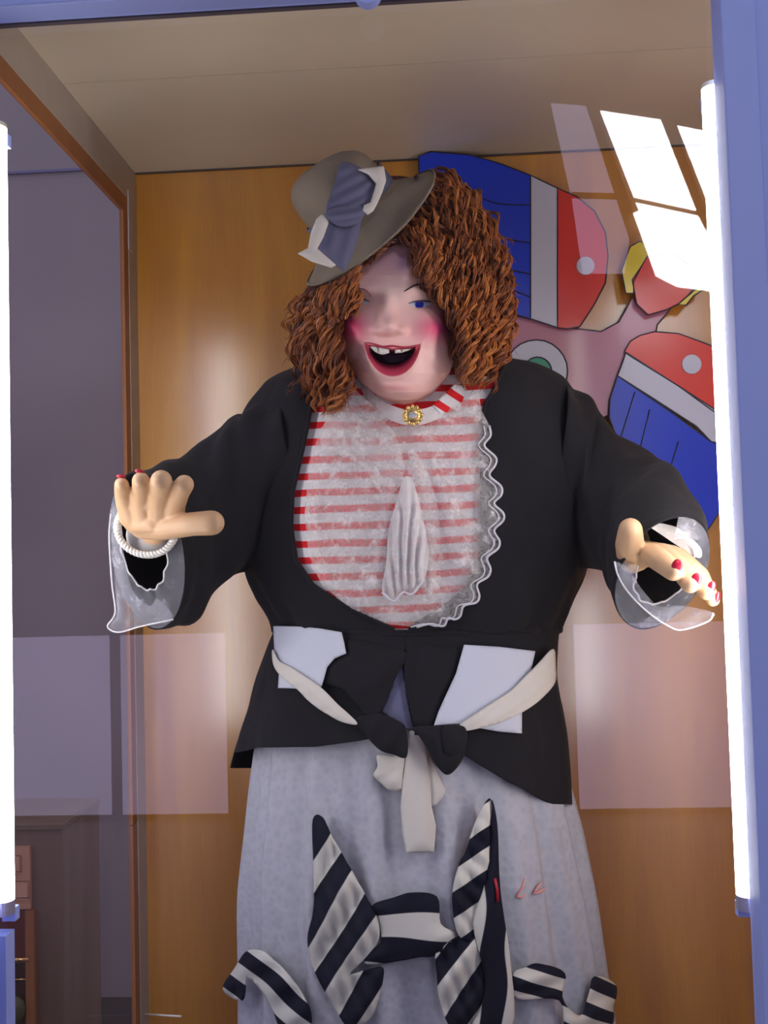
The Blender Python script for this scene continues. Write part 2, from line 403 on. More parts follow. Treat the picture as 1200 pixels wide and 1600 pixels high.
def tri(poly, step):
    poly = resample(np.asarray(poly, float), step)
    mn, mx = poly.min(0), poly.max(0)
    gx, gy = np.meshgrid(np.arange(mn[0], mx[0], step), np.arange(mn[1], mx[1], step*.87))
    gx[1::2] += step*.5
    pts = np.stack([gx.ravel(), gy.ravel()], 1); pts = pts[inside(poly, pts)]
    if len(pts): pts = pts[bdist(poly, pts) > step*.45]
    nb = len(poly); allp = np.vstack([poly, pts]) if len(pts) else poly
    res = delaunay_2d_cdt([Vector(p) for p in allp], [(i, (i+1) % nb) for i in range(nb)], [list(range(nb))], 1, 1e-5)
    V = np.array([tuple(v) for v in res[0]]); F = [tuple(f) for f in res[2]]
    return V, F, bdist(poly, V)
def patch(name, poly, m, parent, Y, step=5, thick=.002, puff=0.0, pw=15, fold=None, uv=None, smooth=True, soft=False):
    """cloth cut to a shape, laid over what is under it; Y = depth or function of (px,py)"""
    poly = np.asarray(poly, float)
    if soft: poly = catmull(poly, 5, True)
    V, F, d = tri(poly, step)
    Yv = np.array([Y(x, y) for x, y in V]) if callable(Y) else np.full(len(V), float(Y))
    Yv = Yv-puff*(1-np.exp(-(d/pw)**1.5))
    if fold is not None: Yv = Yv-fold(V[:, 0], V[:, 1])*(1-np.exp(-d/8))
    W = Pv(V[:, 0], V[:, 1], Yv)
    U = None
    if uv is not None:
        ang, per, ph = uv; U = np.stack([(V[:, 0]*math.cos(ang)+V[:, 1]*math.sin(ang))/per+ph, V[:, 1]/per], 1)
        U[:, 0] += .05*np.sin(V[:, 1]/23.0+V[:, 0]/31.0)
    F = [f[::-1] for f in F]
    o = mesh(name, W, F, m, parent, smooth, uv=U)
    if thick: mod_solid(o, thick, 0)
    return o
def Z(s, ox, oy): return lambda pts: [(ox+x/s, oy+y/s) for x, y in pts]
z6 = Z(2.857, 420, 560); z7 = Z(2.0, 340, 940); z8 = Z(1.7647, 320, 1160); zh = Z(4.615, 440, 200); z3 = Z(2.1429, 640, 120)
z4 = Z(3.75, 140, 680); z5 = Z(3.75, 880, 680); zf = Z(5.4545, 500, 380); zw = Z(2.79, 700, 420); z1 = Z(3.0, 420, 200)

# ------------------------------------------------------------------ painted cut-out board behind the figure
cut = empty('painted_cutout', tuple(P(900, 560, -.05)))
tag(cut, 'large glossy cut-out board painted blue, white, red and pink on back wall', 'board')
G = lambda n, c: mat(n, c, .35, .4, coat=.2, coatr=.12)
Cb = G('gloss_blue', (.003, .035, .52)); Cw = G('gloss_white', (.52, .53, .62)); Cr = G('gloss_red', (.66, .035, .02)); Cp = G('gloss_pink', (.45, .17, .24))
Cy = G('gloss_yellow', (.70, .56, .03)); Cg = G('gloss_green', (.005, .26, .13)); Cn = G('paint_outline', (.015, .012, .03))
def slab(name, poly, m, Y, th=.010, outline=True, soft=False):
    poly = np.asarray(poly, float)
    if soft: poly = catmull(poly, 6, True)
    V, F, d = tri(poly, 14)
    W = Pv(V[:, 0], V[:, 1], Y); n = len(W); W2 = W.copy(); W2[:, 1] += th
    E = {}
    for f in F:
        for a, b_ in zip(f, f[1:]+f[:1]): E[(a, b_)] = 1
    side_ = [(a, b_, b_+n, a+n) for (a, b_) in E if (b_, a) not in E]
    o = mesh(name, np.vstack([W, W2]), [f[::-1] for f in F]+[tuple(i+n for i in f) for f in F]+side_, m, cut, False)
    if outline:
        pp = resample(poly, 12); q = Pv(pp[:, 0], pp[:, 1], Y-.0005); vv, ff = tube_geo(q, .0016, 5, False, True)
        mesh('outline', vv, ff, Cn, o, True)
    return o
def lines(pl, Y, par):
    for l in pl:
        q = catmull(l, 6); W = Pv(q[:, 0], q[:, 1], Y); vv, ff = tube_geo(W, .0014, 5); mesh('stripe_line', vv, ff, Cn, par, True)
pink = slab('pink_shape', [(730,480),(803,491),(829,498),(871,512),(906,514),(939,518),(967,503),(988,465),(1013,492),(1051,479),(1027,507),(1023,530),(995,540),(985,556),(970,600),(956,624),(953,648),(938,654),(840,650),(760,640),(720,540)], Cp, -.030)
blueA = slab('blue_shape', [(654,244),(673,237),(733,242),(780,255),(829,274),(829,498),(803,491),(760,486),(700,400),(655,300)], Cb, -.043)
lines([z3([(120,350),(160,370),(240,405),(300,425),(405,430)]), z3([(240,505),(290,530),(350,548),(405,555)]), z3([(300,640),(405,660)]), z3([(300,700),(340,712),(405,738)])], -.0445, blueA)
slab('white_band', [(829,274),(871,294),(871,512),(829,498)], Cw, -.0431)
slab('red_shape', [(871,294),(901,307),(929,330),(946,363),(950,400),(946,442),(929,475),(906,510),(887,514),(871,512)], Cr, -.043)
disc = lambda cx, cy, r_: [(cx+r_*math.cos(a), cy+r_*math.sin(a)) for a in np.arange(24)*2*math.pi/24]
slab('white_dot', disc(915,415,14), Cw, -.049, .006, False)
blueB = slab('blue_shape', [(965,587),(953,624),(952,653),(962,678),(975,710),(1005,765),(1060,832),(1098,840),(1118,810),(1150,760),(1155,700),(1111,690),(1050,645)], Cb, -.043)
lines([[(992,612),(968,690)],[(1015,640),(992,735)],[(1060,690),(1035,770)]], -.0445, blueB)
slab('white_band', [(978,552),(1060,603),(1125,645),(1150,700),(1111,690),(1088,666),(1020,622),(965,587)], Cw, -.0431)
slab('red_shape', [(976,549),(985,533),(1000,524),(1023,518),(1060,521),(1107,538),(1155,560),(1160,670),(1111,640),(1060,603)], Cr, -.0429)
slab('white_dot', disc(1081,569,15), Cw, -.049, .006, False)
slab('eye_white_disc', disc(838,580,49), Cw, -.036, .006)
slab('green_disc', disc(840,580,22), Cg, -.041, .005)
slab('yellow_shape', [(999,377),(985,385),(981,395),(971,423),(978,458),(990,458),(990,440),(1003,415),(1013,398),(1009,380)], Cy, -.050, .006)
slab('yellow_shape', [(1088,451),(1075,462),(1060,475),(1072,477),(1084,462),(1100,452),(1098,430),(1080,425)], Cy, -.050, .006)
slab('red_shape', [(1013,398),(1003,415),(988,437),(995,475),(1013,492),(1041,484),(1060,475),(1075,462),(1085,448),(1080,415),(1050,395)], Cr, -.0502, .007)

# thin pale rod low in the corner
a_, b_ = P(217, 1584, -.02), P(283, 1588, -.10)
o = MB().tube([a_, b_], .0022, 8).build('rod', mat('pale_rod', (.9, .85, .75), .3), None, True)
tag(o, 'thin pale rod sticking out low at the left corner of back wall', 'rod')

# ------------------------------------------------------------------ wooden cabinet seen through the side glass
YC_ = .55
c_a = P(97, 1285, YC_); c_l = P(-40, 1285, YC_)
cab = empty('wooden_cabinet', (c_a[0]-.1, YC_+.1, 0)); tag(cab, 'brown wooden machine cabinet with price cards beyond the left side glass', 'cabinet')
Mcw = wood('brown_cabinet_wood', (.17, .10, .06), (.25, .15, .09), rough=.5, coat=.2)
MB().box((c_l[0], YC_, 0), (c_a[0], YC_+.3, c_a[2]-.02)).build('carcass', Mcw, cab)
mod_bevel(MB().box((c_l[0], YC_-.012, c_a[2]-.02), (c_a[0]+.006, YC_+.3, c_a[2])).build('top', Mcw, cab), .004)
def fbox(x0, y0, x1, y1, d0, d1, name, m, par):
    a = P(x0, y0, YC_); b = P(x1, y1, YC_)
    return MB().box((a[0], YC_-d1, b[2]), (b[0], YC_-d0, a[2])).build(name, m, par)
fbox(43, 1420, 60, 1700, 0, .018, 'stile', M_bead, cab)
fbox(-30, 1322, 50, 1418, 0, .012, 'card_panel', mat('salmon_board', (.62, .30, .17), .6), cab)
Mcard = mat('pale_card', (.72, .38, .24), .6)
for (ax, ay, bx, by) in ((10,1337,33,1362),(10,1377,46,1403)):
    c_ = fbox(ax, ay, bx, by, .012, .016, 'card', Mcard, cab)
    q4 = [P(x, y, YC_-.017) for x, y in ((ax,ay),(bx,ay),(bx,by),(ax,by))]
    MB().tube(q4, .0012, 4, False, True).build('card_edge', M_gdark, c_)
fbox(-30, 1420, 43, 1496, 0, .004, 'red_panel', mat('dark_red_panel', (.14, .03, .025), .4), cab)
fbox(-30, 1505, 43, 1720, 0, .003, 'dark_panel', mat('dark_brown_panel', (.05, .022, .015), .4), cab)
Mbr = mat('brass', (.9, .55, .22), .25, metal=1)
for (yy, r_) in ((1500, .006), (1531, .0022)):
    MB().tube([P(2, yy, YC_-.016), P(45, yy-1, YC_-.016)], r_, 10).build('brass_rail', Mbr, cab, True)
mb = MB(); mb.ell(P(26, 1577, YC_-.02), .026, .02, .036); mb.build('knob', mat('dark_olive', (.09, .08, .03), .5), cab, True)

# ================================================================== THE FIGURE
fig = empty('laughing_figure', (-.02, -.32, Z0))
tag(fig, 'life-size laughing mannequin woman with curly auburn hair, felt hat and black jacket, hands raised', 'mannequin')

class Loft:
    """rings given at image heights: (py, xl, xr, Yc, b)"""
    def __init__(s, rows, p=.85): s.r = np.array(rows, float); s.p = p
    def at(s, py):
        r_ = s.r; y = np.clip(py, r_[0, 0], r_[-1, 0])
        # smooth interpolation
        i = int(np.clip(np.searchsorted(r_[:, 0], y)-1, 0, len(r_)-2)); t = (y-r_[i, 0])/(r_[i+1, 0]-r_[i, 0])
        p1, p2 = r_[i], r_[i+1]; p0 = r_[max(i-1, 0)]; p3 = r_[min(i+2, len(r_)-1)]
        m1 = (p2-p0)/(p2[0]-p0[0])*(p2[0]-p1[0]); m2 = (p3-p1)/(p3[0]-p1[0])*(p2[0]-p1[0])
        h = (2*t**3-3*t*t+1)*p1+(t**3-2*t*t+t)*m1+(-2*t**3+3*t*t)*p2+(t**3-t*t)*m2
        return h[1:]
    def pt(s, th, py, d=0.0, e=0.0):
        """th: 0 = image right, pi/2 = front, pi = image left; d swells in depth and width (m)"""
        xl, xr, yc, b_ = s.at(py); m = (xl+xr)/2; a = (xr-xl)/2+d/.00122
        c, sn = math.cos(th), math.sin(th)
        x = m+a*math.copysign(abs(c)**s.p, c); y = yc-(b_+d)*math.copysign(abs(sn)**s.p, sn)
        return P(x, py, y)
    def th(s, px, py, d=0.0):
        xl, xr, yc, b_ = s.at(py); m = (xl+xr)/2; a = (xr-xl)/2+d/.00122
        c = max(-1, min(1, (px-m)/a)); return math.acos(math.copysign(abs(c)**(1/s.p), c))
    def Y(s, px, py, d=0.0):
        xl, xr, yc, b_ = s.at(py); m = (xl+xr)/2; a = (xr-xl)/2+d/.00122
        c = max(-.97, min(.97, (px-m)/a)); sn = math.sqrt(max(0, 1-abs(c)**(2/s.p))); return yc-(b_+d)*sn**s.p
def interp(tab, x):
    t = np.array(tab, float); return float(np.interp(x, t[:, 0], t[:, 1]))

TORSO = Loft([(556,560,760,-.30,.06),(566,500,830,-.30,.085),(585,440,872,-.30,.11),(610,410,893,-.30,.125),(650,385,922,-.30,.14),(700,378,934,-.30,.155),(760,376,930,-.30,.17),
              (830,378,922,-.30,.178),(890,386,912,-.30,.175),(930,405,896,-.30,.168),(960,424,884,-.30,.158),(985,431,872,-.30,.15),(1000,432,868,-.30,.15)])
PEP = Loft([(985,431,872,-.30,.15),(1010,420,870,-.30,.155),(1055,405,868,-.30,.168),(1110,391,877,-.30,.182),(1175,373,884,-.30,.20),(1260,360,886,-.30,.215)])
SKIRT = Loft([(985,440,862,-.30,.135),(1100,412,868,-.30,.16),(1190,400,880,-.30,.175),(1300,392,905,-.30,.19),(1400,384,924,-.30,.205),(1500,384,940,-.30,.215),(1600,384,956,-.30,.225),(1850,376,985,-.30,.24),(2080,370,1010,-.30,.25)], .95)

# --- shirt
def loft_mesh(L, name, m, parent, py0, py1, n, k, d=0.0, wob=None, uvf=None, wrap=True, th0=None, th1=None, hem=None):
    V = []; U = []
    for i in range(n):
        t = i/(n-1)
        for j in range(k):
            py = py0+(py1-py0)*t
            if wrap: th = 2*math.pi*j/k
            else:
                a, b_ = th0(py), th1(py); th = a+(b_-a)*j/(k-1)
            if hem is not None:
                for _ in range(3):
                    ppx, _py = proj(L.pt(th, py)); py = py0+(hem(ppx, th)-py0)*t
            dd = d+(wob(th, py) if wob else 0)
            p = L.pt(th, py, dd); V.append(p)
            if uvf: U.append(uvf(th, py, p))
    return mesh(name, V, grid_faces(n, k, wrap), m, parent, True, uv=U if uvf else None)
SL = Loft(TORSO.r*np.array([1, 1, 1, 1, 1])+np.array([0, 8, -8, 0, -.008]))
shirt = loft_mesh(SL, 'shirt', M_shirt, fig, 556, 1000, 90, 120, uvf=lambda th, py, p: ((py+6*math.sin(th*2))/26.3+.10+.10*fbm(p[0], p[1], p[2], 8), th))

# --- jacket
opL = [(556,500),(600,487),(630,489),(665,483),(700,476),(770,460),(822,458),(875,465),(913,490),(948,542),(975,600),(990,628)]
opR = [(556,792),(605,772),(630,757),(665,751),(770,752),(875,750),(920,728),(950,692),(975,650),(990,632)]
def jw(th, py):
    p = TORSO.pt(th, py); v = .0075*fbm(p[0]*1.0, p[1], p[2]*.45, 11)
    # folds that run into the waist cord
    g_ = max(0, (py-860)/130.0); v += g_*.005*math.sin(th*17+1.5*math.sin(py/40.0))*(1 if g_ < 1 else 1)
    # long drape creases from the shoulders
    v += .003*math.sin(th*9+py/55.0)
    return v
def back_span(py):
    a = TORSO.th(interp(opR, py), py); b_ = TORSO.th(interp(opL, py), py); return a, b_
jacket = loft_mesh(TORSO, 'jacket', M_black, fig, 557, 988, 110, 190, d=.003, wob=jw, wrap=False,
                   th0=lambda py: back_span(py)[0], th1=lambda py: back_span(py)[1]-2*math.pi)
mod_solid(jacket, .003)
# rolled front edge
for op in (opL, opR):
    V = [TORSO.pt(TORSO.th(interp(op, y), y), y, .005) for y in np.arange(558, 989, 6)]
    MB().tube(V, .004, 6).build('front_edge', M_black, jacket, True)

# --- peplum (jacket skirt)
hemT = [(340,1172),(372,1176),(400,1168),(490,1167),(560,1158),(600,1150),(640,1148),(668,1150),(700,1162),(725,1180),(790,1222),(865,1256),(900,1258)]
def hem(px, th): return interp(hemT, px) if math.sin(th) > -.05 else 1200 if math.cos(th) < 0 else 1240
def pw_(th, py):
    g_ = (py-985)/200.0; p = PEP.pt(th, py)
    return .006*g_*math.sin(th*8+.5)+.006*fbm(p[0], p[1], p[2]*.5, 10)*min(1, g_*2+.3)
pepB = [(985,630),(1025,631),(1050,636),(1090,640),(1150,644)]; pepA = [(985,634),(1025,630),(1040,624),(1110,598),(1160,590)]
pep = loft_mesh(PEP, 'jacket_skirt', M_black, jacket, 985, 1200, 60, 230, d=.002, wob=pw_, wrap=False, hem=hem,
                th0=lambda py: PEP.th(interp(pepB, py), py), th1=lambda py: PEP.th(interp(pepA, py), py)-2*math.pi)
mod_solid(pep, .003)
# waist cord
pts = [TORSO.pt(th, 984+7*math.exp(-((th-math.pi/2)/.5)**2), .001+.001*math.sin(th*30)) for th in np.linspace(0, 2*math.pi, 140, False)]
MB().tube(pts, [.0070+.0012*math.sin(i*.9) for i in range(140)], 8, False, True).build('waist_cord', M_black, jacket, True)

# --- skirt
def sw(th, py):
    g_ = min(1, max(.25, (py-1000)/400)); p = SKIRT.pt(th, py)
    return g_*(.011*math.sin(th*15+.7*math.sin(th*3))+.005*math.sin(th*31+2))+.006*fbm(p[0]*1.2, p[1], p[2]*.3, 6)
skirt = loft_mesh(SKIRT, 'skirt', M_skirt, fig, 990, 2080, 90, 320, wob=sw); mod_solid(skirt, .003)

# legs, stockings and shoes below the frame
bodyparts_legs = MB()
for s in (-1, 1):
    x = -.03+s*.10
    bodyparts_legs.tube(catmull([(x, -.30, 1.5), (x, -.31, .60), (x, -.30, .40), (x, -.30, .22)], 6), np.interp(np.linspace(0, 1, 19), [0, .5, .8, 1], [.085, .06, .052, .04]), 16)
    mb = MB(); mb.ell((x, -.36, Z0+.045), .045, .13, .045, 20, 10); mb.ell((x, -.30, Z0+.09), .045, .05, .06, 16, 8); mb.build('shoe', M_black, fig, True)

# ------------------------------------------------------------------ head
HW = [(283,4),(290,32),(300,52),(320,72),(340,85),(385,98),(430,101),(480,101),(530,97),(560,88),(583,76),(600,62),(613,49),(624,32),(631,16),(635,3)]
HC = [(283,613),(480,613),(530,616),(560,622),(583,627),(613,630),(635,631)]
HD = [(283,.004),(290,.035),(300,.055),(320,.075),(340,.09),(385,.112),(430,.122),(480,.125),(530,.13),(560,.13),(583,.124),(600,.113),(613,.098),(624,.072),(631,.040),(635,.006)]
HY = -.395
def gs(x, y, cx, cy, sx, sy): return np.exp(-((x-cx)/sx)**2-((y-cy)/sy)**2)
def sstep(a, b_, x): t = np.clip((x-a)/(b_-a), 0, 1); return t*t*(3-2*t)
def lip_up(x):   # upper opening edge
    return np.interp(x, [560,571,580,590,603,613,623,640,650,657,668], [536,537,539,540,543,545,544,542,540,538,536])
def lip_lo(x):
    t = np.clip(np.abs((x-613.5)/44.0), 0, 1); return 537+52*(1-t**2.1)**.62
def lip_in(x):   # where the dark of the mouth begins
    t = np.clip(np.abs((x-613)/36.0), 0, 1); return 540+32*(1-t**2.2)**.6-200*(np.abs(x-613) > 36)
def relief(x, y):
    d = .0
    nose = .026*gs(x, y, 608, 509, 15, 14)+.013*gs(x, y, 605, 486, 12, 25)+.013*gs(x, y, 589, 517, 9, 8)+.013*gs(x, y, 628, 516, 9, 8)
    ul = 526-.004*(x-608)**2
    d = d+nose*(1-sstep(ul-5, ul+4, y))
    d = d+.018*gs(x, y, 552, 512, 25, 22)+.019*gs(x, y, 678, 512, 25, 23)
    d = d-.010*gs(x, y, 562, 470, 26, 11)-.010*gs(x, y, 660, 475, 26, 11)
    d = d+.006*gs(x, y, 560, 449, 28, 9)+.006*gs(x, y, 658, 452, 28, 9)
    d = d+.010*gs(x, y, 620, 608, 26, 13)-.005*gs(x, y, 616, 597, 24, 5)
    for k in range(8):    # laugh folds
        t = k/7; d = d-.0026*gs(x, y, 640+38*t+6*math.sin(t*3), 522+55*t, 8, 8)-.0026*gs(x, y, 578-28*t, 522+45*t, 7, 8)
    d = d-.0035*(gs(x, y, 690, 585, 6, 14)+gs(x, y, 672, 600, 10, 5))
    # mouth
    up, lo = lip_up(x), lip_lo(x)
    ins = np.minimum(y-up, lo-y); inx = np.minimum(ins, (44-np.abs(x-613.5))*1.2)
    d = d+.003*np.exp(-((inx)/4.0)**2)*(y > up+6)+.002*np.exp(-((inx+2)/4.0)**2)
    li = lip_in(x); deep = np.minimum(y-(up+1), li-y+4)
    d = d-.048*sstep(0, 9, np.minimum(deep, (40-np.abs(x-613.5))))-.006*sstep(0, 14, inx)
    return d
def paint(x, y, front):
    n = len(x); c = np.tile(np.array([.92, .57, .50]), (n, 1))
    def mixc(c, col, f): f = np.clip(f, 0, 1)[:, None]; return c*(1-f)+np.array(col)*f
    c = mixc(c, (.92, .66, .55), .6*gs(x, y, 612, 450, 50, 30))
    c = mixc(c, (.84, .50, .56), .65*gs(x, y, 600, 405, 45, 30))  # purplish shade under the hat put into the forehead colour
    c = mixc(c, (.36, .22, .45), .65*gs(x, y, 629, 410, 9, 13))
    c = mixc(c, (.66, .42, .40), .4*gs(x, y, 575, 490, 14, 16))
    c = mixc(c, (.72, .07, .17), 1.0*gs(x, y, 543, 516, 30, 24)+.35*gs(x, y, 550, 495, 22, 26))
    c = mixc(c, (.75, .08, .19), 1.0*gs(x, y, 682, 513, 33, 22))
    c = mixc(c, (.30, .04, .42), .75*gs(x, y, 704, 498, 13, 22))
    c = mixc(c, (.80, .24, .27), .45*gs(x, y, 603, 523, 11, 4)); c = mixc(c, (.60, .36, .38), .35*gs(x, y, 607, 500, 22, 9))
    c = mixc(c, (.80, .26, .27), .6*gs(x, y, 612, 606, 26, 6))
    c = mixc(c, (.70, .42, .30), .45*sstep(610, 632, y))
    up, lo = lip_up(x), lip_lo(x); inx = np.minimum(np.minimum(y-up+1.5, lo-y), (45-np.abs(x-613.5))*1.2)
    c = mixc(c, (.55, .045, .085), sstep(-1.2, 2.5, inx)*front)
    c = mixc(c, (.26, .01, .035), sstep(3, 14, inx)*front)
    li = lip_in(x); dk = np.minimum(np.minimum(y-up-1, li-y), (38-np.abs(x-613)))
    c = mixc(c, (.045, .003, .028), sstep(-2, 5, dk)*front)
    return c
ny, nt_ = 330, 420
pys = np.concatenate([283+(np.linspace(0, 1, 60)**1.4)*97, np.linspace(381, 600, 220), 600+35*(np.linspace(0, 1, 51)[1:]**.8)])
Vh = []; Xs = []; Ys = []; Fr = []
ths = np.concatenate([np.linspace(0, math.pi, 300), np.linspace(math.pi, 2*math.pi, 82)[1:-1]])
for py in pys:
    hw, hc, hd = interp(HW, py), interp(HC, py), interp(HD, py)
    c, s = np.cos(ths), np.sin(ths); p_ = .92
    x = hc+hw*np.sign(c)*np.abs(c)**p_; y = HY-np.where(s > 0, hd, .10*hd/.125)*np.sign(s)*np.abs(s)**p_
    fr = (s > 0).astype(float)
    y = y-relief(x, np.full_like(x, py))*fr*np.clip(s*3, 0, 1)
    Vh.append(Pv(x, py, y)); Xs.append(x); Ys.append(np.full_like(x, py)); Fr.append(fr)
Vh = np.array(Vh).reshape(-1, 3); Xs = np.concatenate(Xs); Ys = np.concatenate(Ys); Fr = np.concatenate(Fr)
K = len(ths); Fh = grid_faces(len(pys), K, True)
Fh.append(tuple(range(K))); Fh.append(tuple((len(pys)-1)*K+j for j in range(K))[::-1])
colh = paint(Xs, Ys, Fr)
headV, headF = Vh, Fh
bvh_head = BVHTree.FromPolygons([Vector(v) for v in Vh], Fh[:-2])
def Yhit(bvh, px, py, default):
    d = Vector(ray(px, py)).normalized(); h = bvh.ray_cast(Vector(CAM), d)
    return h[0][1] if h[0] is not None else default
Yface = lambda px, py, off=0.0: Yhit(bvh_head, px, py, -.45)-off

# hands: capsules fused by voxel remesh, with arms reaching into the sleeves
def capsule(mb, a, b_, ra, rb, n=14):
    a = Vector(a); b_ = Vector(b_); ax = (b_-a); L = ax.length; ax.normalize()
    u = ax.orthogonal().normalized(); v = ax.cross(u); V = []; F = []; rows = []
    for i in range(5): t = -math.pi/2+math.pi/2*i/4; rows.append((a+ax*ra*math.sin(t), max(ra*math.cos(t), 1e-4)))
    for i in range(1, 4): t = i/4; rows.append((a.lerp(b_, t), ra+(rb-ra)*t))
    for i in range(5): t = math.pi/2*i/4; rows.append((b_+ax*rb*math.sin(t), max(rb*math.cos(t), 1e-4)))
    for c_, r_ in rows:
        for j in range(n):
            g_ = 2*math.pi*j/n; V.append(c_+(u*math.cos(g_)+v*math.sin(g_))*r_)
    F = grid_faces(len(rows), n, True); F.append(tuple(range(n))[::-1]); F.append(tuple((len(rows)-1)*n+j for j in range(n)))
    mb.add(V, F)
def hand(chains, arm):
    mb = MB()
    for ch in chains+[arm]:
        for (a, b_) in zip(ch[:-1], ch[1:]):
            s_ = .00101
            capsule(mb, P(*a[:3]), P(*b_[:3]), a[3]*s_, b_[3]*s_)
    o = mb.build('tmp', M_skin, None, True)
    m = o.modifiers.new('r', 'REMESH'); m.mode = 'VOXEL'; m.voxel_size = .0022; m.use_smooth_shade = True
    m = o.modifiers.new('s', 'SMOOTH'); m.factor = .5; m.iterations = 5
    dg = bpy.context.evaluated_depsgraph_get(); ev = o.evaluated_get(dg); me = ev.to_mesh()
    V = [tuple(v.co) for v in me.vertices]; F = [tuple(p.vertices) for p in me.polygons]
    ev.to_mesh_clear(); bpy.data.objects.remove(o); return V, F
LH = hand([
    [(236,826,-.60,24),(206,806,-.645,22),(197,786,-.665,17),(191,768,-.69,13),(190,757,-.72,11.5)],
    [(240,826,-.60,25),(226,803,-.65,23),(221,782,-.67,19),(221,764,-.70,15),(220,751,-.735,14)],
    [(242,826,-.60,26),(250,805,-.65,23),(250,783,-.675,20),(252,763,-.71,17.5),(252,751,-.745,17)],
    [(244,826,-.60,25),(268,806,-.65,21),(273,788,-.675,18),(281,770,-.705,15.5),(288,757,-.73,15.5)],
    [(224,820,-.625,24),(258,824,-.65,21),(300,819,-.68,19.5),(331,817,-.69,20.5)],
    [(197,788,-.66,16),(222,782,-.67,17),(250,783,-.675,17),(273,790,-.67,16)],
    [(212,816,-.64,20),(240,816,-.65,21),(262,817,-.65,19)]],
    [(242,830,-.60,27),(262,825,-.50,34),(330,790,-.40,46),(400,730,-.32,60),(440,700,-.30,70)])
RH = hand([
    [(990,868,-.60,24),(1018,866,-.675,19),(1036,880,-.73,17),(1052,893,-.765,14.5)],
    [(992,866,-.60,24),(1035,866,-.675,18),(1060,886,-.73,16),(1078,913,-.765,13.5)],
    [(994,864,-.60,24),(1050,868,-.67,17),(1082,892,-.725,15),(1104,925,-.76,12.5)],
    [(996,862,-.60,22),(1062,870,-.66,15),(1095,898,-.71,12.5),(1114,937,-.745,10.5)],
    [(988,872,-.62,25),(984,850,-.665,23),(985,828,-.69,19)]],
    [(992,868,-.60,28),(985,855,-.50,36),(960,800,-.40,46),(910,730,-.32,60),(880,700,-.30,70)])
# one body: head, neck, trunk, arms, hands, legs
BV = [tuple(v) for v in headV]; BF = list(headF); BC = [tuple(c) for c in colh]
def addpart(V, F, col):
    n = len(BV); BV.extend([tuple(v) for v in V]); BF.extend([tuple(i+n for i in f) for f in F]); BC.extend([col]*len(V))
tan = (.66, .42, .235)
addpart(LH[0], LH[1], tan); addpart(RH[0], RH[1], tan); addpart(bodyparts_legs.V, bodyparts_legs.F, tan)
nk = tube_geo([P(628, 560, -.37), P(630, 600, -.36), P(632, 650, -.33), P(632, 720, -.32)], [.07, .068, .075, .09], 32); addpart(nk[0], nk[1], (.62, .38, .30))
TR = []
for py in np.linspace(575, 1010, 30):
    for j in range(48): TR.append(TORSO.pt(2*math.pi*j/48, py, -.02))
f_ = grid_faces(30, 48, True); f_.append(tuple(range(48))); f_.append(tuple(29*48+j for j in range(48))[::-1]); addpart(TR, f_, tan)
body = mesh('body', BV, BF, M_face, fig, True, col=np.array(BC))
body['label'] = 'pink painted face with rouged cheeks and tan hands'

# nails
def nail(px, py, Y, rx, rz, tilt=0, ry=.0028):
    mb = MB(); mb.ell(P(px, py, Y), rx, ry, rz, 16, 10, Matrix.Rotation(tilt, 3, 'Y')); mb.build('fingernail', M_nail, body, True)
bvh_body = BVHTree.FromPolygons([Vector(v) for v in BV[len(headV):]], [tuple(i-len(headV) for i in f) for f in BF[len(headF):]])
for (x, y, rx, rz, t) in ((1058,884,.0082,.0105,.35),(1088,905,.0078,.0100,.35),(1112,917,.0062,.0092,.4),(1121,933,.0042,.0085,.3)):
    nail(x, y, Yhit(bvh_body, x, y, -.76)-.0005, rx, rz, t)
nail(189, 744.5, -.722, .0082, .0034, .15, .004); nail(218, 736.5, -.738, .0082, .0036, .2, .004)

# face details
zfp = zf
def on_face(pts, off): return [P(x, y, Yface(x, y, off)) for x, y in pts]
def fline(name, pts, r_, m, par=body, off=.0005):
    q_ = catmull(pts, 5); W = on_face(q_, off); n = len(W); rr = [r_*(.35+.65*math.sin(math.pi*min(1, max(0, i/(n-1))))**.6) for i in range(n)]
    return MB().tube(W, rr, 6).build(name, m, par, True)
fline('eyebrow', zf([(715,412),(760,385),(810,358),(870,346),(930,352)]), .0017, M_linep)
fline('eyebrow', zf([(335,385),(380,395),(420,425),(445,460)]), .0012, mat('faint_brow', (.38, .17, .15), .6))
def almond(pts): return catmull(pts, 5, True)
def eye(poly, ic, irr, lid):
    V, F, d = tri(almond(poly), 1.6); W = [P(x, y, Yface(x, y, .0008+.0012*min(1, dd/3))) for (x, y), dd in zip(V, d)]
    e = mesh('eye', W, [f[::-1] for f in F], M_eyew, body, True)
    # iris clipped by the lids
    pl = almond(poly); cpts = []
    for k in range(28):
        a = 2*math.pi*k/28; x, y = ic[0]+irr*math.cos(a), ic[1]+irr*math.sin(a)
        yy = pl[np.abs(pl[:, 0]-x) < 3.0][:, 1]
        if len(yy): y = min(max(y, yy.min()+.3), yy.max()-.3)
        cpts.append((x, y))
    V, F, d = tri(np.array(cpts), 1.6); W = [P(x, y, Yface(x, y, .0030)) for x, y in V]
    mesh('iris', W, [f[::-1] for f in F], M_iris, e, True)
    fline('eyelid_line', lid, .0011, M_linep, e, .0025)
eye(zf([(752,516),(800,503),(850,498),(920,500),(985,500),(930,530),(880,548),(830,550),(790,535)]), zf([(848,522)])[0], 6.5, zf([(752,514),(800,500),(850,493),(920,494),(990,500)]))
eye(zf([(300,490),(340,482),(380,485),(420,500),(400,512),(370,522),(330,518),(300,510)]), zf([(318,500)])[0], 4.5, zf([(290,492),(340,478),(380,480),(425,498)]))
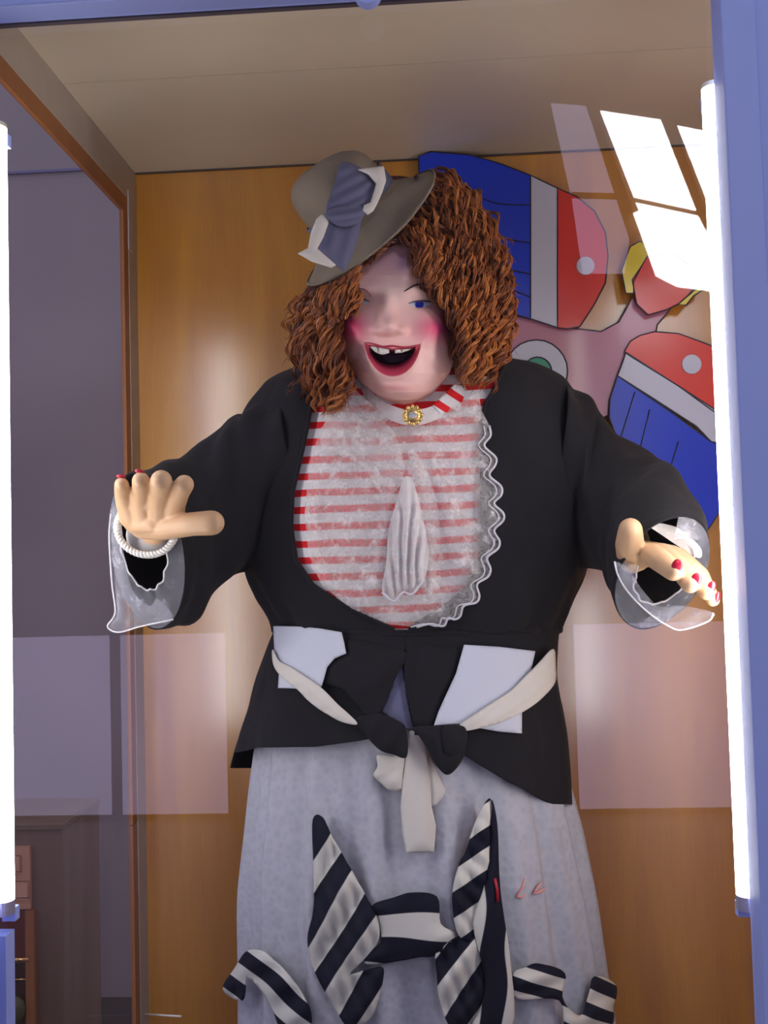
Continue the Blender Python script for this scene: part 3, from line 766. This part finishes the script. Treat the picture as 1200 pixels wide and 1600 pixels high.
fline('upper_lip', zf([(380,848),(420,850),(470,862),(530,882),(570,880),(620,876),(680,884),(740,886),(790,876),(850,862)]), .0020, M_lip, body, .0005)
def tooth(poly):
    V, F, d = tri(np.array(poly), 2.0); W = [P(x, y, Yface(613, 535, -.004)-.0045*min(1, dd/4)+.00001*(x-612)**2) for (x, y), dd in zip(V, d)]
    o = mesh('tooth', W, [f[::-1] for f in F], M_teeth, body, True); mod_solid(o, .004, -1)
tooth(zf([(410,862),(470,868),(495,885),(497,940),(470,928),(430,890)])); tooth(zf([(499,884),(545,886),(590,890),(590,934),(560,946),(530,950),(500,942)]))
tooth(zf([(632,892),(690,893),(692,934),(640,937)])); tooth(zf([(694,893),(760,888),(815,876),(790,895),(750,916),(696,934)]))

# ------------------------------------------------------------------ hair
hm_V, hm_F, hm_T = [], [], []
BRIM = np.array([(440,452),(479,456),(527,436),(579,400),(624,358),(657,310),(672,272),(676,262),(677,100)], float)
def add_lock(path, R, turns, n=6, sr=.0011, spread=.0022, ph=None):
    global hm_V, hm_F
    tone = rng.uniform(.15, .85); m = len(path); t = np.gradient(path, axis=0); t /= np.linalg.norm(t, axis=1)[:, None]+1e-9
    a = np.array([0, 1.0, 0]); N = np.cross(t, a); N /= np.linalg.norm(N, axis=1)[:, None]+1e-9; B = np.cross(t, N)
    u = np.linspace(0, 1, m); ph = rng.uniform(0, 6.28) if ph is None else ph
    env = np.clip(u*4, 0.15, 1)*R*(1-.25*u)
    for s in range(n):
        w_ = ph+turns*2*np.pi*u+rng.normal(0, .12); ro = rng.uniform(0, 6.28); so = spread*rng.uniform(.3, 1.0)
        wob = so*(1+.5*np.sin(u*9+ro))
        c = path+env[:, None]*(np.cos(w_)[:, None]*N+np.sin(w_)[:, None]*B)+wob[:, None]*(np.cos(w_*.5+ro)[:, None]*N+np.sin(w_*.5+ro)[:, None]*B)
        e = max(3, int(m*rng.uniform(.85, 1.0))); c = c[:e]; rr = sr*np.concatenate([np.ones(e-3), [.8, .5, .15]])
        # 3-sided strand
        ang = np.array([0, 2.094, 4.189])
        V = c[:, None]+rr[:, None, None]*(np.cos(ang)[None, :, None]*N[:e, None]+np.sin(ang)[None, :, None]*B[:e, None])
        o_ = sum(len(x) for x in hm_V) if False else add_lock.off
        idx = np.arange(e-1)[:, None]*3+np.arange(3)[None]; idn = np.arange(e-1)[:, None]*3+(np.arange(3)[None]+1) % 3
        F = np.stack([idx, idn, idn+3, idx+3], -1).reshape(-1, 4)+o_
        hm_T.append(np.repeat(np.clip(tone+.10*np.sin(w_[:e]+1.0)+rng.normal(0, .05), 0, 1), 3))  # random tone per lock, plus front-lit highlights painted along the curl
        hm_V.append(V.reshape(-1, 3)); hm_F.append(F); add_lock.off += e*3
add_lock.off = 0
def gpath(inner, outer, s, m):
    a = catmull(inner, 8); b_ = catmull(outer, 8)
    ua = np.linspace(0, 1, len(a)); ub = np.linspace(0, 1, len(b_)); u = np.linspace(0, 1, m)
    A = np.stack([np.interp(u, ua, a[:, k]) for k in range(2)], 1); Bq = np.stack([np.interp(u, ub, b_[:, k]) for k in range(2)], 1)
    return A*(1-s)+Bq*s
def hair_mass(inner, outer, count, depth_front, depth_back, seg=(.25, .6), R=.0098, jit=6, brim=True):
    for i in range(count):
        s = rng.uniform(0, 1); L = rng.uniform(*seg); u0_ = rng.uniform(-.08, 1-L*.75); m = 34
        full = gpath(inner, outer, s, 80); u = np.clip(np.linspace(u0_, min(1.0, u0_+L), m), 0, 1)
        q_ = np.stack([np.interp(u, np.linspace(0, 1, 80), full[:, k]) for k in range(2)], 1)
        q_[:, 0] += rng.normal(0, jit)+np.linspace(0, 1, m)*rng.normal(0, jit*.8); q_[:, 1] += rng.normal(0, jit)
        if brim:
            bl = np.interp(q_[:, 0], BRIM[:, 0], BRIM[:, 1]); ok = (q_[:, 1] > bl+np.where(q_[:, 0] < 590, 5, -4)) | (q_[:, 0] > 676)
            if not ok[-1]: continue
            k0 = 0 if ok.all() else int(np.where(~ok)[0].max())+1
            if m-k0 < 9: continue
            q_ = q_[k0:]; u = u[k0:]; m = len(q_)
        lay = rng.uniform(0, 1)**1.6                      # 0 = outermost layer
        df = depth_front(s, u); db = depth_back(s, u); Y = df+(db-df)*lay-.006*np.sin(np.linspace(0, math.pi, m))
        W = Pv(q_[:, 0], q_[:, 1], Y)
        L3 = np.linalg.norm(np.diff(W, axis=0), axis=1).sum()
        add_lock(W, R*rng.uniform(.7, 1.25), L3/.050*rng.uniform(.75, 1.2), n=8, sr=.00125, spread=.0036)
inR = [(598,372),(636,376),(662,412),(680,450),(706,490),(718,535),(720,605)]
ouR = [(660,272),(702,275),(745,322),(780,388),(796,455),(790,530),(752,612)]
hair_mass(inR, ouR, 520, lambda s, u: -.52+.10*s**2+.0*u, lambda s, u: -.40+.05*s+0*u)
inL = [(600,368),(572,400),(556,430),(540,468),(528,505),(532,560),(545,600),(522,640)]
ouL = [(540,400),(496,440),(476,470),(466,500),(463,530),(474,575),(488,610),(500,648)]
hair_mass(inL, ouL, 330, lambda s, u: -.52+.08*s**2+0*u, lambda s, u: -.40+.03*s+0*u)
# swoop over the left eye and fringe under the brim
hair_mass([(590,385),(560,420),(556,450),(560,470),(545,490)], [(560,400),(520,430),(500,450),(500,480),(520,505)], 90, lambda s, u: -.545+0*u, lambda s, u: -.53+0*u, (.4, .9), .005, 4)
hair_mass([(560,425),(580,400),(608,378),(640,372)], [(555,410),(575,390),(600,365),(640,355)], 50, lambda s, u: -.535+0*u, lambda s, u: -.51+0*u, (.4, .8), .005, 4)
hair_mass([(625,372),(650,395),(655,420),(664,436)], [(650,350),(680,380),(688,420),(684,460)], 60, lambda s, u: -.545+0*u, lambda s, u: -.53+0*u, (.5, .9), .0065, 4)
# stray hairs at the edges
for i in range(70):
    side_ = rng.random() < .5
    base = np.array([rng.uniform(775, 796), rng.uniform(380, 560)]) if side_ else np.array([rng.uniform(455, 475), rng.uniform(460, 620)])
    dr = np.array([1, rng.uniform(.0, .7)]) if side_ else np.array([-1, rng.uniform(-.1, .6)])
    L = rng.uniform(8, 26); t = np.linspace(0, 1, 10)[:, None]
    q_ = base+dr*L*t+np.array([0, 1])*6*t**2+np.stack([np.zeros(10), 3*np.sin(t[:, 0]*9+i)], 1)
    add_lock(Pv(q_[:, 0], q_[:, 1], -.42), .001, 1, n=1, sr=.0006)
hv = np.concatenate(hm_V); hf = np.concatenate(hm_F)
me = bpy.data.meshes.new('hair'); me.vertices.add(len(hv)); me.vertices.foreach_set('co', hv.astype(np.float32).ravel())
me.loops.add(hf.size); me.loops.foreach_set('vertex_index', hf.astype(np.int32).ravel()); me.polygons.add(len(hf))
me.polygons.foreach_set('loop_start', np.arange(len(hf), dtype=np.int32)*4); me.polygons.foreach_set('use_smooth', [True]*len(hf))
me.update(calc_edges=True)
ta = me.attributes.new('tone', 'FLOAT', 'POINT'); ta.data.foreach_set('value', np.concatenate(hm_T).astype(np.float32)); me.materials.append(M_hair)
hair = bpy.data.objects.new('hair', me); C.objects.link(hair); hair.parent = fig; hair.matrix_parent_inverse = Matrix.Translation(-fig.location); hair['kind'] = 'stuff'
# dark under-wig so no light leaks through: side lobes and skull cap
mb = MB()
def lobe(path, r_): mb.tube(Pv(*np.array(path, float).T), np.array(r_)*.00118, 16)
lobe(catmull([(650,310,-.36),(705,345,-.37),(733,410,-.385),(745,480,-.385),(748,540,-.385),(730,590,-.39)], 5), np.interp(np.linspace(0, 1, 26), [0, .2, .5, .8, 1], [30, 44, 47, 38, 10]))
lobe(catmull([(572,425,-.37),(520,455,-.38),(490,500,-.39),(492,560,-.39),(500,610,-.40)], 5), np.interp(np.linspace(0, 1, 21), [0, .3, .6, 1], [30, 36, 30, 8]))
mb.ell(P(618, 370, -.34), .118, .11, .115, 28, 16)
mb.build('wig_base', M_haircap, hair, True)

# ------------------------------------------------------------------ hat
hat = empty('hat', (0, 0, 0)); hat.parent = fig; hat.matrix_parent_inverse = Matrix.Translation(-fig.location)
HCtr = P(562, 338, -.445)
n_ = Vector((-.60, -.42, .67)).normalized(); e1 = Vector((.72, 0, .694)); e1 = (e1-n_*e1.dot(n_)).normalized(); e2 = n_.cross(e1)
if e2.y > 0: e2 = -e2
def hp(r_, a, h): v = e1*(r_*math.cos(a))+e2*(r_*math.sin(a))+n_*h; return (HCtr[0]+v[0], HCtr[1]+v[1], HCtr[2]+v[2])
RB, RC, HH = .156, .086, .118
prof = [(RB, -.026), (RB-.004, -.029), (RB-.03, -.018), (RC+.02, -.006), (RC+.006, .004), (RC, .012), (RC-.001, .04), (RC-.004, .07), (RC-.008, .092), (RC-.022, .110), (RC-.043, .119), (RC-.07, .120), (.004, .117)]
prof = catmull(prof, 4); NA = 120; V = []
for r_, h in prof:
    for j in range(NA):
        a = 2*math.pi*j/NA; x_ = math.cos(a)
        rr = r_*(1+(.0 if r_ > RC+.01 else -.06*abs(math.sin(a))))
        hh = h
        if r_ > RC+.01: hh += (.016*abs(math.sin(a))**2-.004)*((r_-RC)/(RB-RC))**1.5*(-.2)     # brim dips front and back
        if r_ > RC+.004: hh -= .012*max(0, math.sin(a))**1.5*((r_-RC)/(RB-RC))
        if h > .06:  # pinch in the top
            d_ = r_*abs(math.sin(a)); hh -= .020*math.exp(-(d_/.022)**2)*max(0, (x_*r_+.03)/.1)*(h-.06)/.05
            hh += .010*(-x_)*r_/.1
        V.append(hp(rr, a, hh+.0015*fbm(math.cos(a), math.sin(a), h*20, 2)))
o = mesh('hat_felt', V, grid_faces(len(prof), NA, True), M_felt, hat, True); mod_solid(o, .0035, 0)
hat['label'] = 'small taupe felt hat with a blue-grey bow'
V = []
for h in np.linspace(.010, .048, 8):
    for j in range(NA):
        a = 2*math.pi*j/NA; V.append(hp((RC+.0045+.001*math.sin(j*1.3+h*100))*(1-.06*abs(math.sin(a))), a, h))
o = mesh('hat_band', V, grid_faces(8, NA, True), M_blueg, hat, True); mod_solid(o, .0015)
ey = hp(.135, -.0+.62, .0055)
HF = lambda c0: (lambda x, y: c0+.0004*(x-545)-.0002*(y-300))
folds = lambda k, amp, ang=0.: (lambda x, y: amp*np.sin((x*math.cos(ang)+y*math.sin(ang))*k))
bow = patch('bow_loop', zh([(430,250),(560,285),(630,335),(685,400),(665,480),(640,545),(600,610),(545,650),(430,660),(325,610),(345,500),(385,390)]), M_blueg, hat, HF(-.575), 3, .003, .010, 12, folds(.33, .003, 1.1), soft=True)
patch('bow_tail', zh([(330,620),(420,680),(580,640),(545,800),(505,930),(450,1035),(390,990),(250,880),(290,780),(335,680)]), M_blueg, hat, HF(-.572), 3, .003, .006, 10, folds(.2, .002, .3))
patch('bow_lining', zh([(290,622),(335,640),(335,690),(300,790),(255,872),(390,990),(360,1008),(215,962),(120,905),(190,870),(210,760),(250,660)]), M_cream, hat, HF(-.580), 3, .003, .004, 8)
patch('bow_lining', zh([(550,300),(735,278),(752,380),(722,470),(690,545),(660,600),(620,628),(583,600),(592,560),(640,540),(672,440),(680,400),(625,335)]), M_cream, hat, HF(-.588), 3, .003, .004, 8)
patch('bow_knot', zh([(330,590),(450,560),(590,570),(600,620),(540,690),(420,710),(330,650)]), M_blueg, hat, HF(-.585), 3, .003, .008, 10, folds(.45, .003, 1.4), soft=True)
pe = Vector(hp(.128, .42, -.0125))
MB().tube([pe-n_*.003, pe+n_*.0035], .0045, 12).build('eyelet', M_gdark, hat, True)

# ------------------------------------------------------------------ sleeves
def sleeve(name, rings, folds_=1.0, seed=0):
    """rings: (px,py,Y, A(dx,dy,dz) , B(dx,dy,dz)) in metres"""
    R_ = np.array([list(P(*r_[:3]))+list(r_[3])+list(r_[4]) for r_ in rings]); Q = catmull(R_, 12); n = len(Q); k = 90; V = []
    for i, q_ in enumerate(Q):
        for j in range(k):
            a = 2*math.pi*j/k; p = q_[:3]+q_[3:6]*math.cos(a)+q_[6:9]*math.sin(a); c_ = p-q_[:3]; L = np.linalg.norm(c_)
            f = .05*fbm(p[0]+seed, p[1], p[2], 9)+.035*math.sin(a*5+i*.16+seed)+.02*math.sin(i*.5+a*2)
            V.append(q_[:3]+c_*(1+f*folds_*min(1, (n-1-i)/6+.25)))
    o = mesh(name, V, grid_faces(n, k, True), M_black, jacket, True); mod_solid(o, .003, 0); return o, np.array(V[-k:]), Q[-1]
slL, ringL, qL = sleeve('sleeve', [
    (462,705,-.30,(.0,-.125,0),(-.02,0,.125)),
    (420,735,-.31,(.0,-.115,0),(-.03,0,.128)),
    (384,766,-.34,(.0,-.105,0),(-.028,0,.145)),
    (322,812,-.40,(.035,-.09,0),(-.025,0,.130)),
    (272,845,-.48,(.055,-.065,0),(-.022,-.01,.142)),
    (230,862,-.575,(.070,-.020,.0),(-.006,-.035,.135))], 1.0, 1)
slR, ringR, qR = sleeve('sleeve', [
    (870,700,-.30,(.0,-.125,0),(.02,0,.128)),
    (905,735,-.31,(-.01,-.115,0),(.03,0,.135)),
    (930,772,-.34,(-.03,-.105,0),(.03,0,.136)),
    (985,802,-.43,(-.06,-.08,0),(.035,0,.105)),
    (1016,838,-.53,(-.078,-.035,.0),(.030,-.02,.108)),
    (1034,897,-.635,(-.076,-.005,-.018),(.005,-.055,.088))], 1.0, 5)
# lace inside the cuffs
def cuff_lace(q_, span, name, inner, lobes, dy, sl):
    n = 150; V = []; m = 8; c0, A_, B_ = q_[:3], q_[3:6], q_[6:9]; edge = []
    for i in range(n):
        a = span[0]+(span[1]-span[0])*i/(n-1); dn = c0+A_*math.cos(a)+B_*math.sin(a)
        inn = inner(a)*(1+.05*abs(math.sin(i*lobes)))
        for k in range(m):
            t = k/(m-1); s_ = 1.0+(inn-1)*t; p = c0+(dn-c0)*s_+np.array([0, dy-.012*t+.004*math.sin(i*.35)*t, 0]); V.append(p)
        edge.append(V[-1])
    o = mesh(name, V, grid_faces(n, m), M_sheer, sl, True)
    MB().tube(edge, .0016, 5).build('lace_edge', M_cord, o, True); return o
# a: pi/2 top, -pi/2 bottom, 0 = +A side
cuff_lace(qL, (-math.pi*1.30, .30), 'cuff_lace', lambda a: .60+.0*a-.12*max(0, math.sin(-a)), .18, -.004, slL)
cuff_lace(qR, (-math.pi*1.45, .45), 'cuff_lace', lambda a: .62-.10*max(0, math.sin(-a)), .18, -.004, slR)
o = patch('cuff_lace', z4([(150,420),(175,540),(190,640),(250,900),(350,1000),(400,960),(490,1080),(300,1120),(170,1155),(105,1120),(150,1040),(130,860),(115,600),(125,460)]), M_sheer, slL, lambda x, y: -.618+.0002*(y-800), 4, 0, .004, 12, folds(.12, .003, .4), soft=True)
q_ = Pv(*np.array([(x, y, -.622+.0002*(y-800)) for x, y in catmull(z4([(125,460),(115,600),(130,860),(150,1040),(105,1120),(170,1155),(300,1120),(490,1080)]), 5)]).T); MB().tube(q_, .0014, 5).build('lace_edge', M_cord, o, True)
o = patch('cuff_lace', z5([(490,520),(560,515),(680,545),(760,610),(810,670),(800,720),(720,680),(600,600)]), M_dense, slR, -.655, 4, 0, .004, 10, soft=True)
o = patch('cuff_lace', z5([(300,740),(390,790),(460,900),(560,1000),(700,1000),(880,1040),(850,1090),(700,1140),(620,1120),(500,1040),(380,920),(320,820)]), M_sheer, slR, lambda x, y: -.70, 4, 0, .005, 12, folds(.14, .004, .8), soft=True)
q_ = Pv(*np.array([(x, y, -.706) for x, y in catmull(z5([(300,740),(320,820),(380,920),(500,1040),(620,1120),(700,1140),(850,1090),(880,1040)]), 5)]).T); MB().tube(q_, .0014, 5).build('lace_edge', M_cord, o, True)
# white inner cuff and twisted bracelet on the raised left-hand side
mb = MB(); mb.tube([P(231, 836, -.612), P(236, 836, -.58), P(250, 830, -.52)], [.036, .038, .042], 24, True); mod_solid(mb.build('inner_cuff', mat('grey_white_cloth', (.50, .49, .47), .8), slL, True), .002)
def bracelet(): 
    c0 = P(229, 826, -.632); A_ = np.array([.047, .008, .004]); B_ = np.array([-.002, -.018, .044]); c0 = c0+np.array([0, 0, -.000])
    t = np.linspace(0, 2*math.pi, 260, False); base = c0+np.outer(np.cos(t), A_)+np.outer(np.sin(t), B_)
    rad = (base-c0)/np.linalg.norm(base-c0, axis=1)[:, None]; yv = np.array([0, 1.0, 0]); mb = MB()
    for s in range(2):
        ph = t*24+s*math.pi; mb.tube(base+.0033*(np.cos(ph)[:, None]*rad+np.sin(ph)[:, None]*yv), .0034, 7, False, True)
    mb.build('bracelet', M_pearl, fig, True)
bracelet()

# ------------------------------------------------------------------ lace front
YT = lambda off: (lambda x, y: TORSO.Y(x, y, off))
pl = [(548,600),(528,640),(502,668),(484,720),(476,800),(482,866),(503,915),(548,950),(604,975),(640,983)]
scal = z6([(985,300),(990,345),(962,390),(1012,440),(1012,475),(985,522),(1036,570),(1038,610),(1006,648),(1046,690),(1046,725),(1006,768),(1030,815),(1022,850),(975,890),(990,940),(978,975),(930,1008),(940,1060),(925,1090),(870,1105),(855,1150),(830,1165),(800,1160),(780,1195),(720,1185),(660,1200)])
jp = pl[:-1]+scal[::-1]+[(752,640),(748,612),(715,632),(680,648),(645,655),(600,645),(568,622)]
gath = lambda x, y: .006*np.sin(np.arctan2(x-640, y-600)*26)*np.clip((y-660)/120, 0.2, 1)
jab = patch('lace_front', jp, M_jabot, fig, YT(.012), 5, 0, .004, 12, gath)
for off in (0, 9):
    W = catmull([(x-off, y) for x, y in scal], 5); MB().tube([P(x, y, TORSO.Y(x, y, .018)) for x, y in W], .0021 if off == 0 else .0013, 6).build('scalloped_edge', M_cord, jab, True)
patch('lace_ruffle', z6([(600,540),(640,540),(680,680),(700,780),(715,860),(695,990),(640,1050),(600,1040),(560,1085),(505,1045),(525,900),(535,760),(570,640)]), M_dense, jab, YT(.026), 4, 0, .010, 12, lambda x, y: .007*np.sin((x-630)*(.30+.0012*(y-700))+.6*np.sin(y*.045))+.003*np.sin(y*.09+x*.1), soft=True)
for pts in ([(505,1045),(560,1085),(600,1045),(640,1052),(695,990)],):
    W = catmull(z6(pts), 6); MB().tube([P(x, y, TORSO.Y(x, y, .034)) for x, y in W], .0022, 6).build('scalloped_edge', M_cord, jab, True)
# second veil fold on the right and left pleats
patch('lace_fold', z6([(620,420),(690,470),(760,700),(740,900),(745,1000),(705,1100),(700,960),(712,800),(680,640)]), M_jabot, jab, YT(.020), 4, 0, .005, 10, gath, soft=True)
patch('lace_fold', z6([(330,160),(420,230),(560,330),(600,520),(520,620),(420,480),(300,420),(230,380),(260,260)]), M_jabot, jab, YT(.019), 5, 0, .005, 12, lambda x, y: .005*np.sin((x*.6-y)*.25), soft=True)
# collar band with lace, right collar stripe piece
col_pts = [(548,596),(575,618),(600,640),(645,653),(690,640),(720,615),(748,590)]
CY = lambda x: -.475+.0000105*(x-645)**2
V = []
cc = catmull(col_pts, 8)
for x, y in cc:
    for k in range(6): V.append(P(x, y-12+24*k/5, CY(x)-.004*math.sin(k/5*math.pi)+.002*math.sin(x*.5)))
o = mesh('collar', V, grid_faces(len(cc), 6), M_dense, shirt, True)
o = patch('collar_wing', z1([(770,1300),(870,1200),(940,1215),(990,1200),(960,1290),(900,1320),(800,1340)]), M_shirt, shirt, lambda x, y: -.478+.00001*(x-645)**2, 4, .002, .003, 10, uv=(2.2, 26, .1))
# brooch
bc = P(645, 649, -.505); br = MB()
br.ell(bc, .0145, .005, .0145, 24, 10)
for k in range(12):
    a = k*math.pi/6; br.ell((bc[0]+.0155*math.cos(a), bc[1]-.001, bc[2]+.0155*math.sin(a)), .0042, .004, .0042, 10, 6)
bro = br.build('brooch', M_gold, fig, True)
mb = MB(); mb.ell((bc[0], bc[1]-.005, bc[2]), .0082, .004, .0058, 8, 4); mb.build('crystal', M_crys, bro)

# ------------------------------------------------------------------ waist: patches, sash, knot
YP = lambda off: (lambda x, y: PEP.Y(x, y, off))
patch('pocket_patch', z7([(175,76),(250,78),(320,84),(388,96),(396,130),(402,162),(365,178),(342,205),(334,235),(325,266),(260,272),(190,270),(192,235),(196,200),(178,150)]), M_white, jacket, YP(.015), 4, .002, .003, 8, folds(.08, .002, .5))
patch('pocket_patch', z7([(770,135),(880,142),(992,155),(975,230),(950,300),(950,412),(880,406),(820,396),(760,386),(675,390),(690,345),(715,290),(745,225)]), M_white, jacket, YP(.015), 4, .002, .003, 8, folds(.06, .002, .9))
sash = patch('sash', z7([(192,185),(230,205),(275,235),(325,270),(375,320),(437,380),(395,378),(340,350),(290,315),(250,275),(205,240),(176,200),(172,150)]), M_cream, fig, YP(.023), 4, .002, .006, 12, folds(.22, .002, .9), soft=True)
patch('sash_end', z7([(1048,148),(1000,195),(955,240),(915,280),(865,312),(800,355),(755,388),(775,404),(860,385),(920,362),(970,335),(1015,300),(1054,252),(1056,200)]), M_cream, sash, YP(.024), 4, .002, .007, 14, folds(.25, .003, .9), soft=True)
patch('gusset', z7([(572,185),(590,260),(600,330),(612,400),(590,400),(560,375),(512,345),(535,290),(555,235)]), M_blueg, jacket, YP(-.004), 4, .002, .002, 10)
# black tie ends and knot
patch('tie_end', z7([(430,372),(500,350),(560,372),(590,400),(590,484),(545,476),(505,462),(470,425)]), M_black, jacket, YP(.016), 4, .003, .008, 12, folds(.2, .003, .4), soft=True)
patch('tie_end', z7([(610,395),(680,388),(770,388),(776,450),(760,500),(722,540),(690,520),(655,460),(630,420)]), M_black, jacket, YP(.020), 4, .003, .010, 12, folds(.2, .003, .1), soft=True)
patch('tie_loop', z7([(705,395),(770,392),(774,440),(745,480),(712,470)]), M_black, jacket, YP(.030), 4, .003, .010, 10, soft=True)
# jacket front folds beside the gusset
patch('front_fold', z7([(410,120),(560,150),(590,170),(560,230),(530,300),(510,345),(470,365),(400,280),(330,250),(350,190),(400,165)]), M_black, jacket, YP(.006), 5, .002, .008, 16, folds(.1, .004, 1.0), soft=True)
patch('front_fold', z7([(590,160),(640,140),(745,150),(740,230),(700,310),(675,388),(620,390),(600,320),(585,240)]), M_black, jacket, YP(.006), 5, .002, .010, 16, folds(.12, .004, .2), soft=True)
SK = lambda off: (lambda x, y: SKIRT.Y(x, y, off))
patch('sash_tail', z7([(600,405),(625,400),(655,470),(665,560),(668,640),(682,700),(676,782),(640,784),(590,786),(578,720),(572,640),(580,560),(590,480)]), M_cream, sash, SK(.022), 4, .002, .005, 10, folds(.12, .003, .15))
patch('sash_tail', z7([(645,440),(670,500),(712,590),(705,610),(682,636),(665,640),(655,560)]), M_cream, sash, SK(.017), 4, .002, .005, 8)
patch('sash_loop', z7([(500,478),(545,484),(584,484),(580,540),(576,584),(540,590),(512,568),(488,542),(500,515)]), M_cream, sash, SK(.020), 4, .002, .008, 10, folds(.25, .002, .9), soft=True)

# ------------------------------------------------------------------ striped ruffles on the skirt
pi = math.pi
def ruff(name, poly, uv, off, fold=None, soft=True, puff=.006):
    return patch(name, z8(poly), M_bw, skirt, SK(off+.008), 4.5, .002, puff, 12, fold, uv, True, soft)
# angle = direction in which the bands are counted (image, y down); period in px; phase
ruff('striped_ruffle', [(298,212),(326,208),(352,262),(400,345),(442,420),(474,482),(480,540),(445,592),(400,640),(480,618),(492,645),(466,745),(430,780),(400,790),(368,750),(328,680),(298,620),(284,540),(300,460),(300,330)], (.55, 64, .02), .022, lambda x, y: .012*np.sin((x*.85+y*.5)*.10)+.004*np.sin((x-.4*y)*.23))
ruff('striped_ruffle', [(750,210),(790,158),(792,330),(768,420),(742,540),(700,530),(682,430),(700,340),(720,300)], (pi/2-.6+.0, 60, .10), .026, lambda x, y: .007*np.sin(x*.16)+.004*np.sin((x-y)*.17))
ruff('striped_ruffle', [(640,570),(700,535),(742,520),(772,640),(766,720),(745,785),(680,785),(650,720),(640,640)], (.62, 66, .45), .022, lambda x, y: .011*np.sin((x*.8+y*.6)*.12)+.004*np.sin((x-.4*y)*.25))
o = ruff('striped_ruffle', [(790,160),(806,230),(814,400),(842,600),(846,785),(738,790),(764,720),(772,640),(740,500),(768,405),(787,300)], (0.05, 78, .40), .030, folds(.10, .005, .1), True)
ruff('striped_band', [(462,450),(520,428),(570,414),(640,425),(650,500),(690,530),(640,585),(590,592),(540,602),(450,612),(446,585),(486,550),(480,490)], (pi/2, 76, .684), .020, folds(.06, .004, .2))
ruff('side_swag', [(50,680),(85,620),(115,576),(160,575),(190,600),(225,632),(262,682),(292,740),(285,790),(215,790),(190,745),(160,690),(118,650),(104,712)], (-.85, 46, .15), .024, folds(.12, .008, .9))
ruff('side_swag', [(850,640),(885,620),(922,610),(992,636),(985,700),(1012,742),(1040,750),(1060,690),(1075,645),(1132,668),(1128,730),(1112,790),(1000,790),(975,710),(860,706)], (pi/2+.35, 40, .1), .024, folds(.15, .007, 1.2))
# small red embroidery marks on the skirt
Mred = mat('pale_red_thread', (.78, .36, .32), .8)
em = MB()
for pts in (z8([(858,425),(875,400),(882,375)]), z8([(858,425),(872,428),(884,420)]), z8([(905,418),(918,400),(930,384)]), z8([(905,418),(925,412),(940,400)])):
    em.tube([P(x, y, SKIRT.Y(x, y, .016)) for x, y in pts], [.0012, .0028, .001], 6)
em.build('embroidery', Mred, skirt, True)
MB().tube([P(x, y, SKIRT.Y(x, y, .045)) for x, y in z8([(800,375),(806,405),(808,438)])], .003, 6).build('red_tag', M_nail, skirt, True)
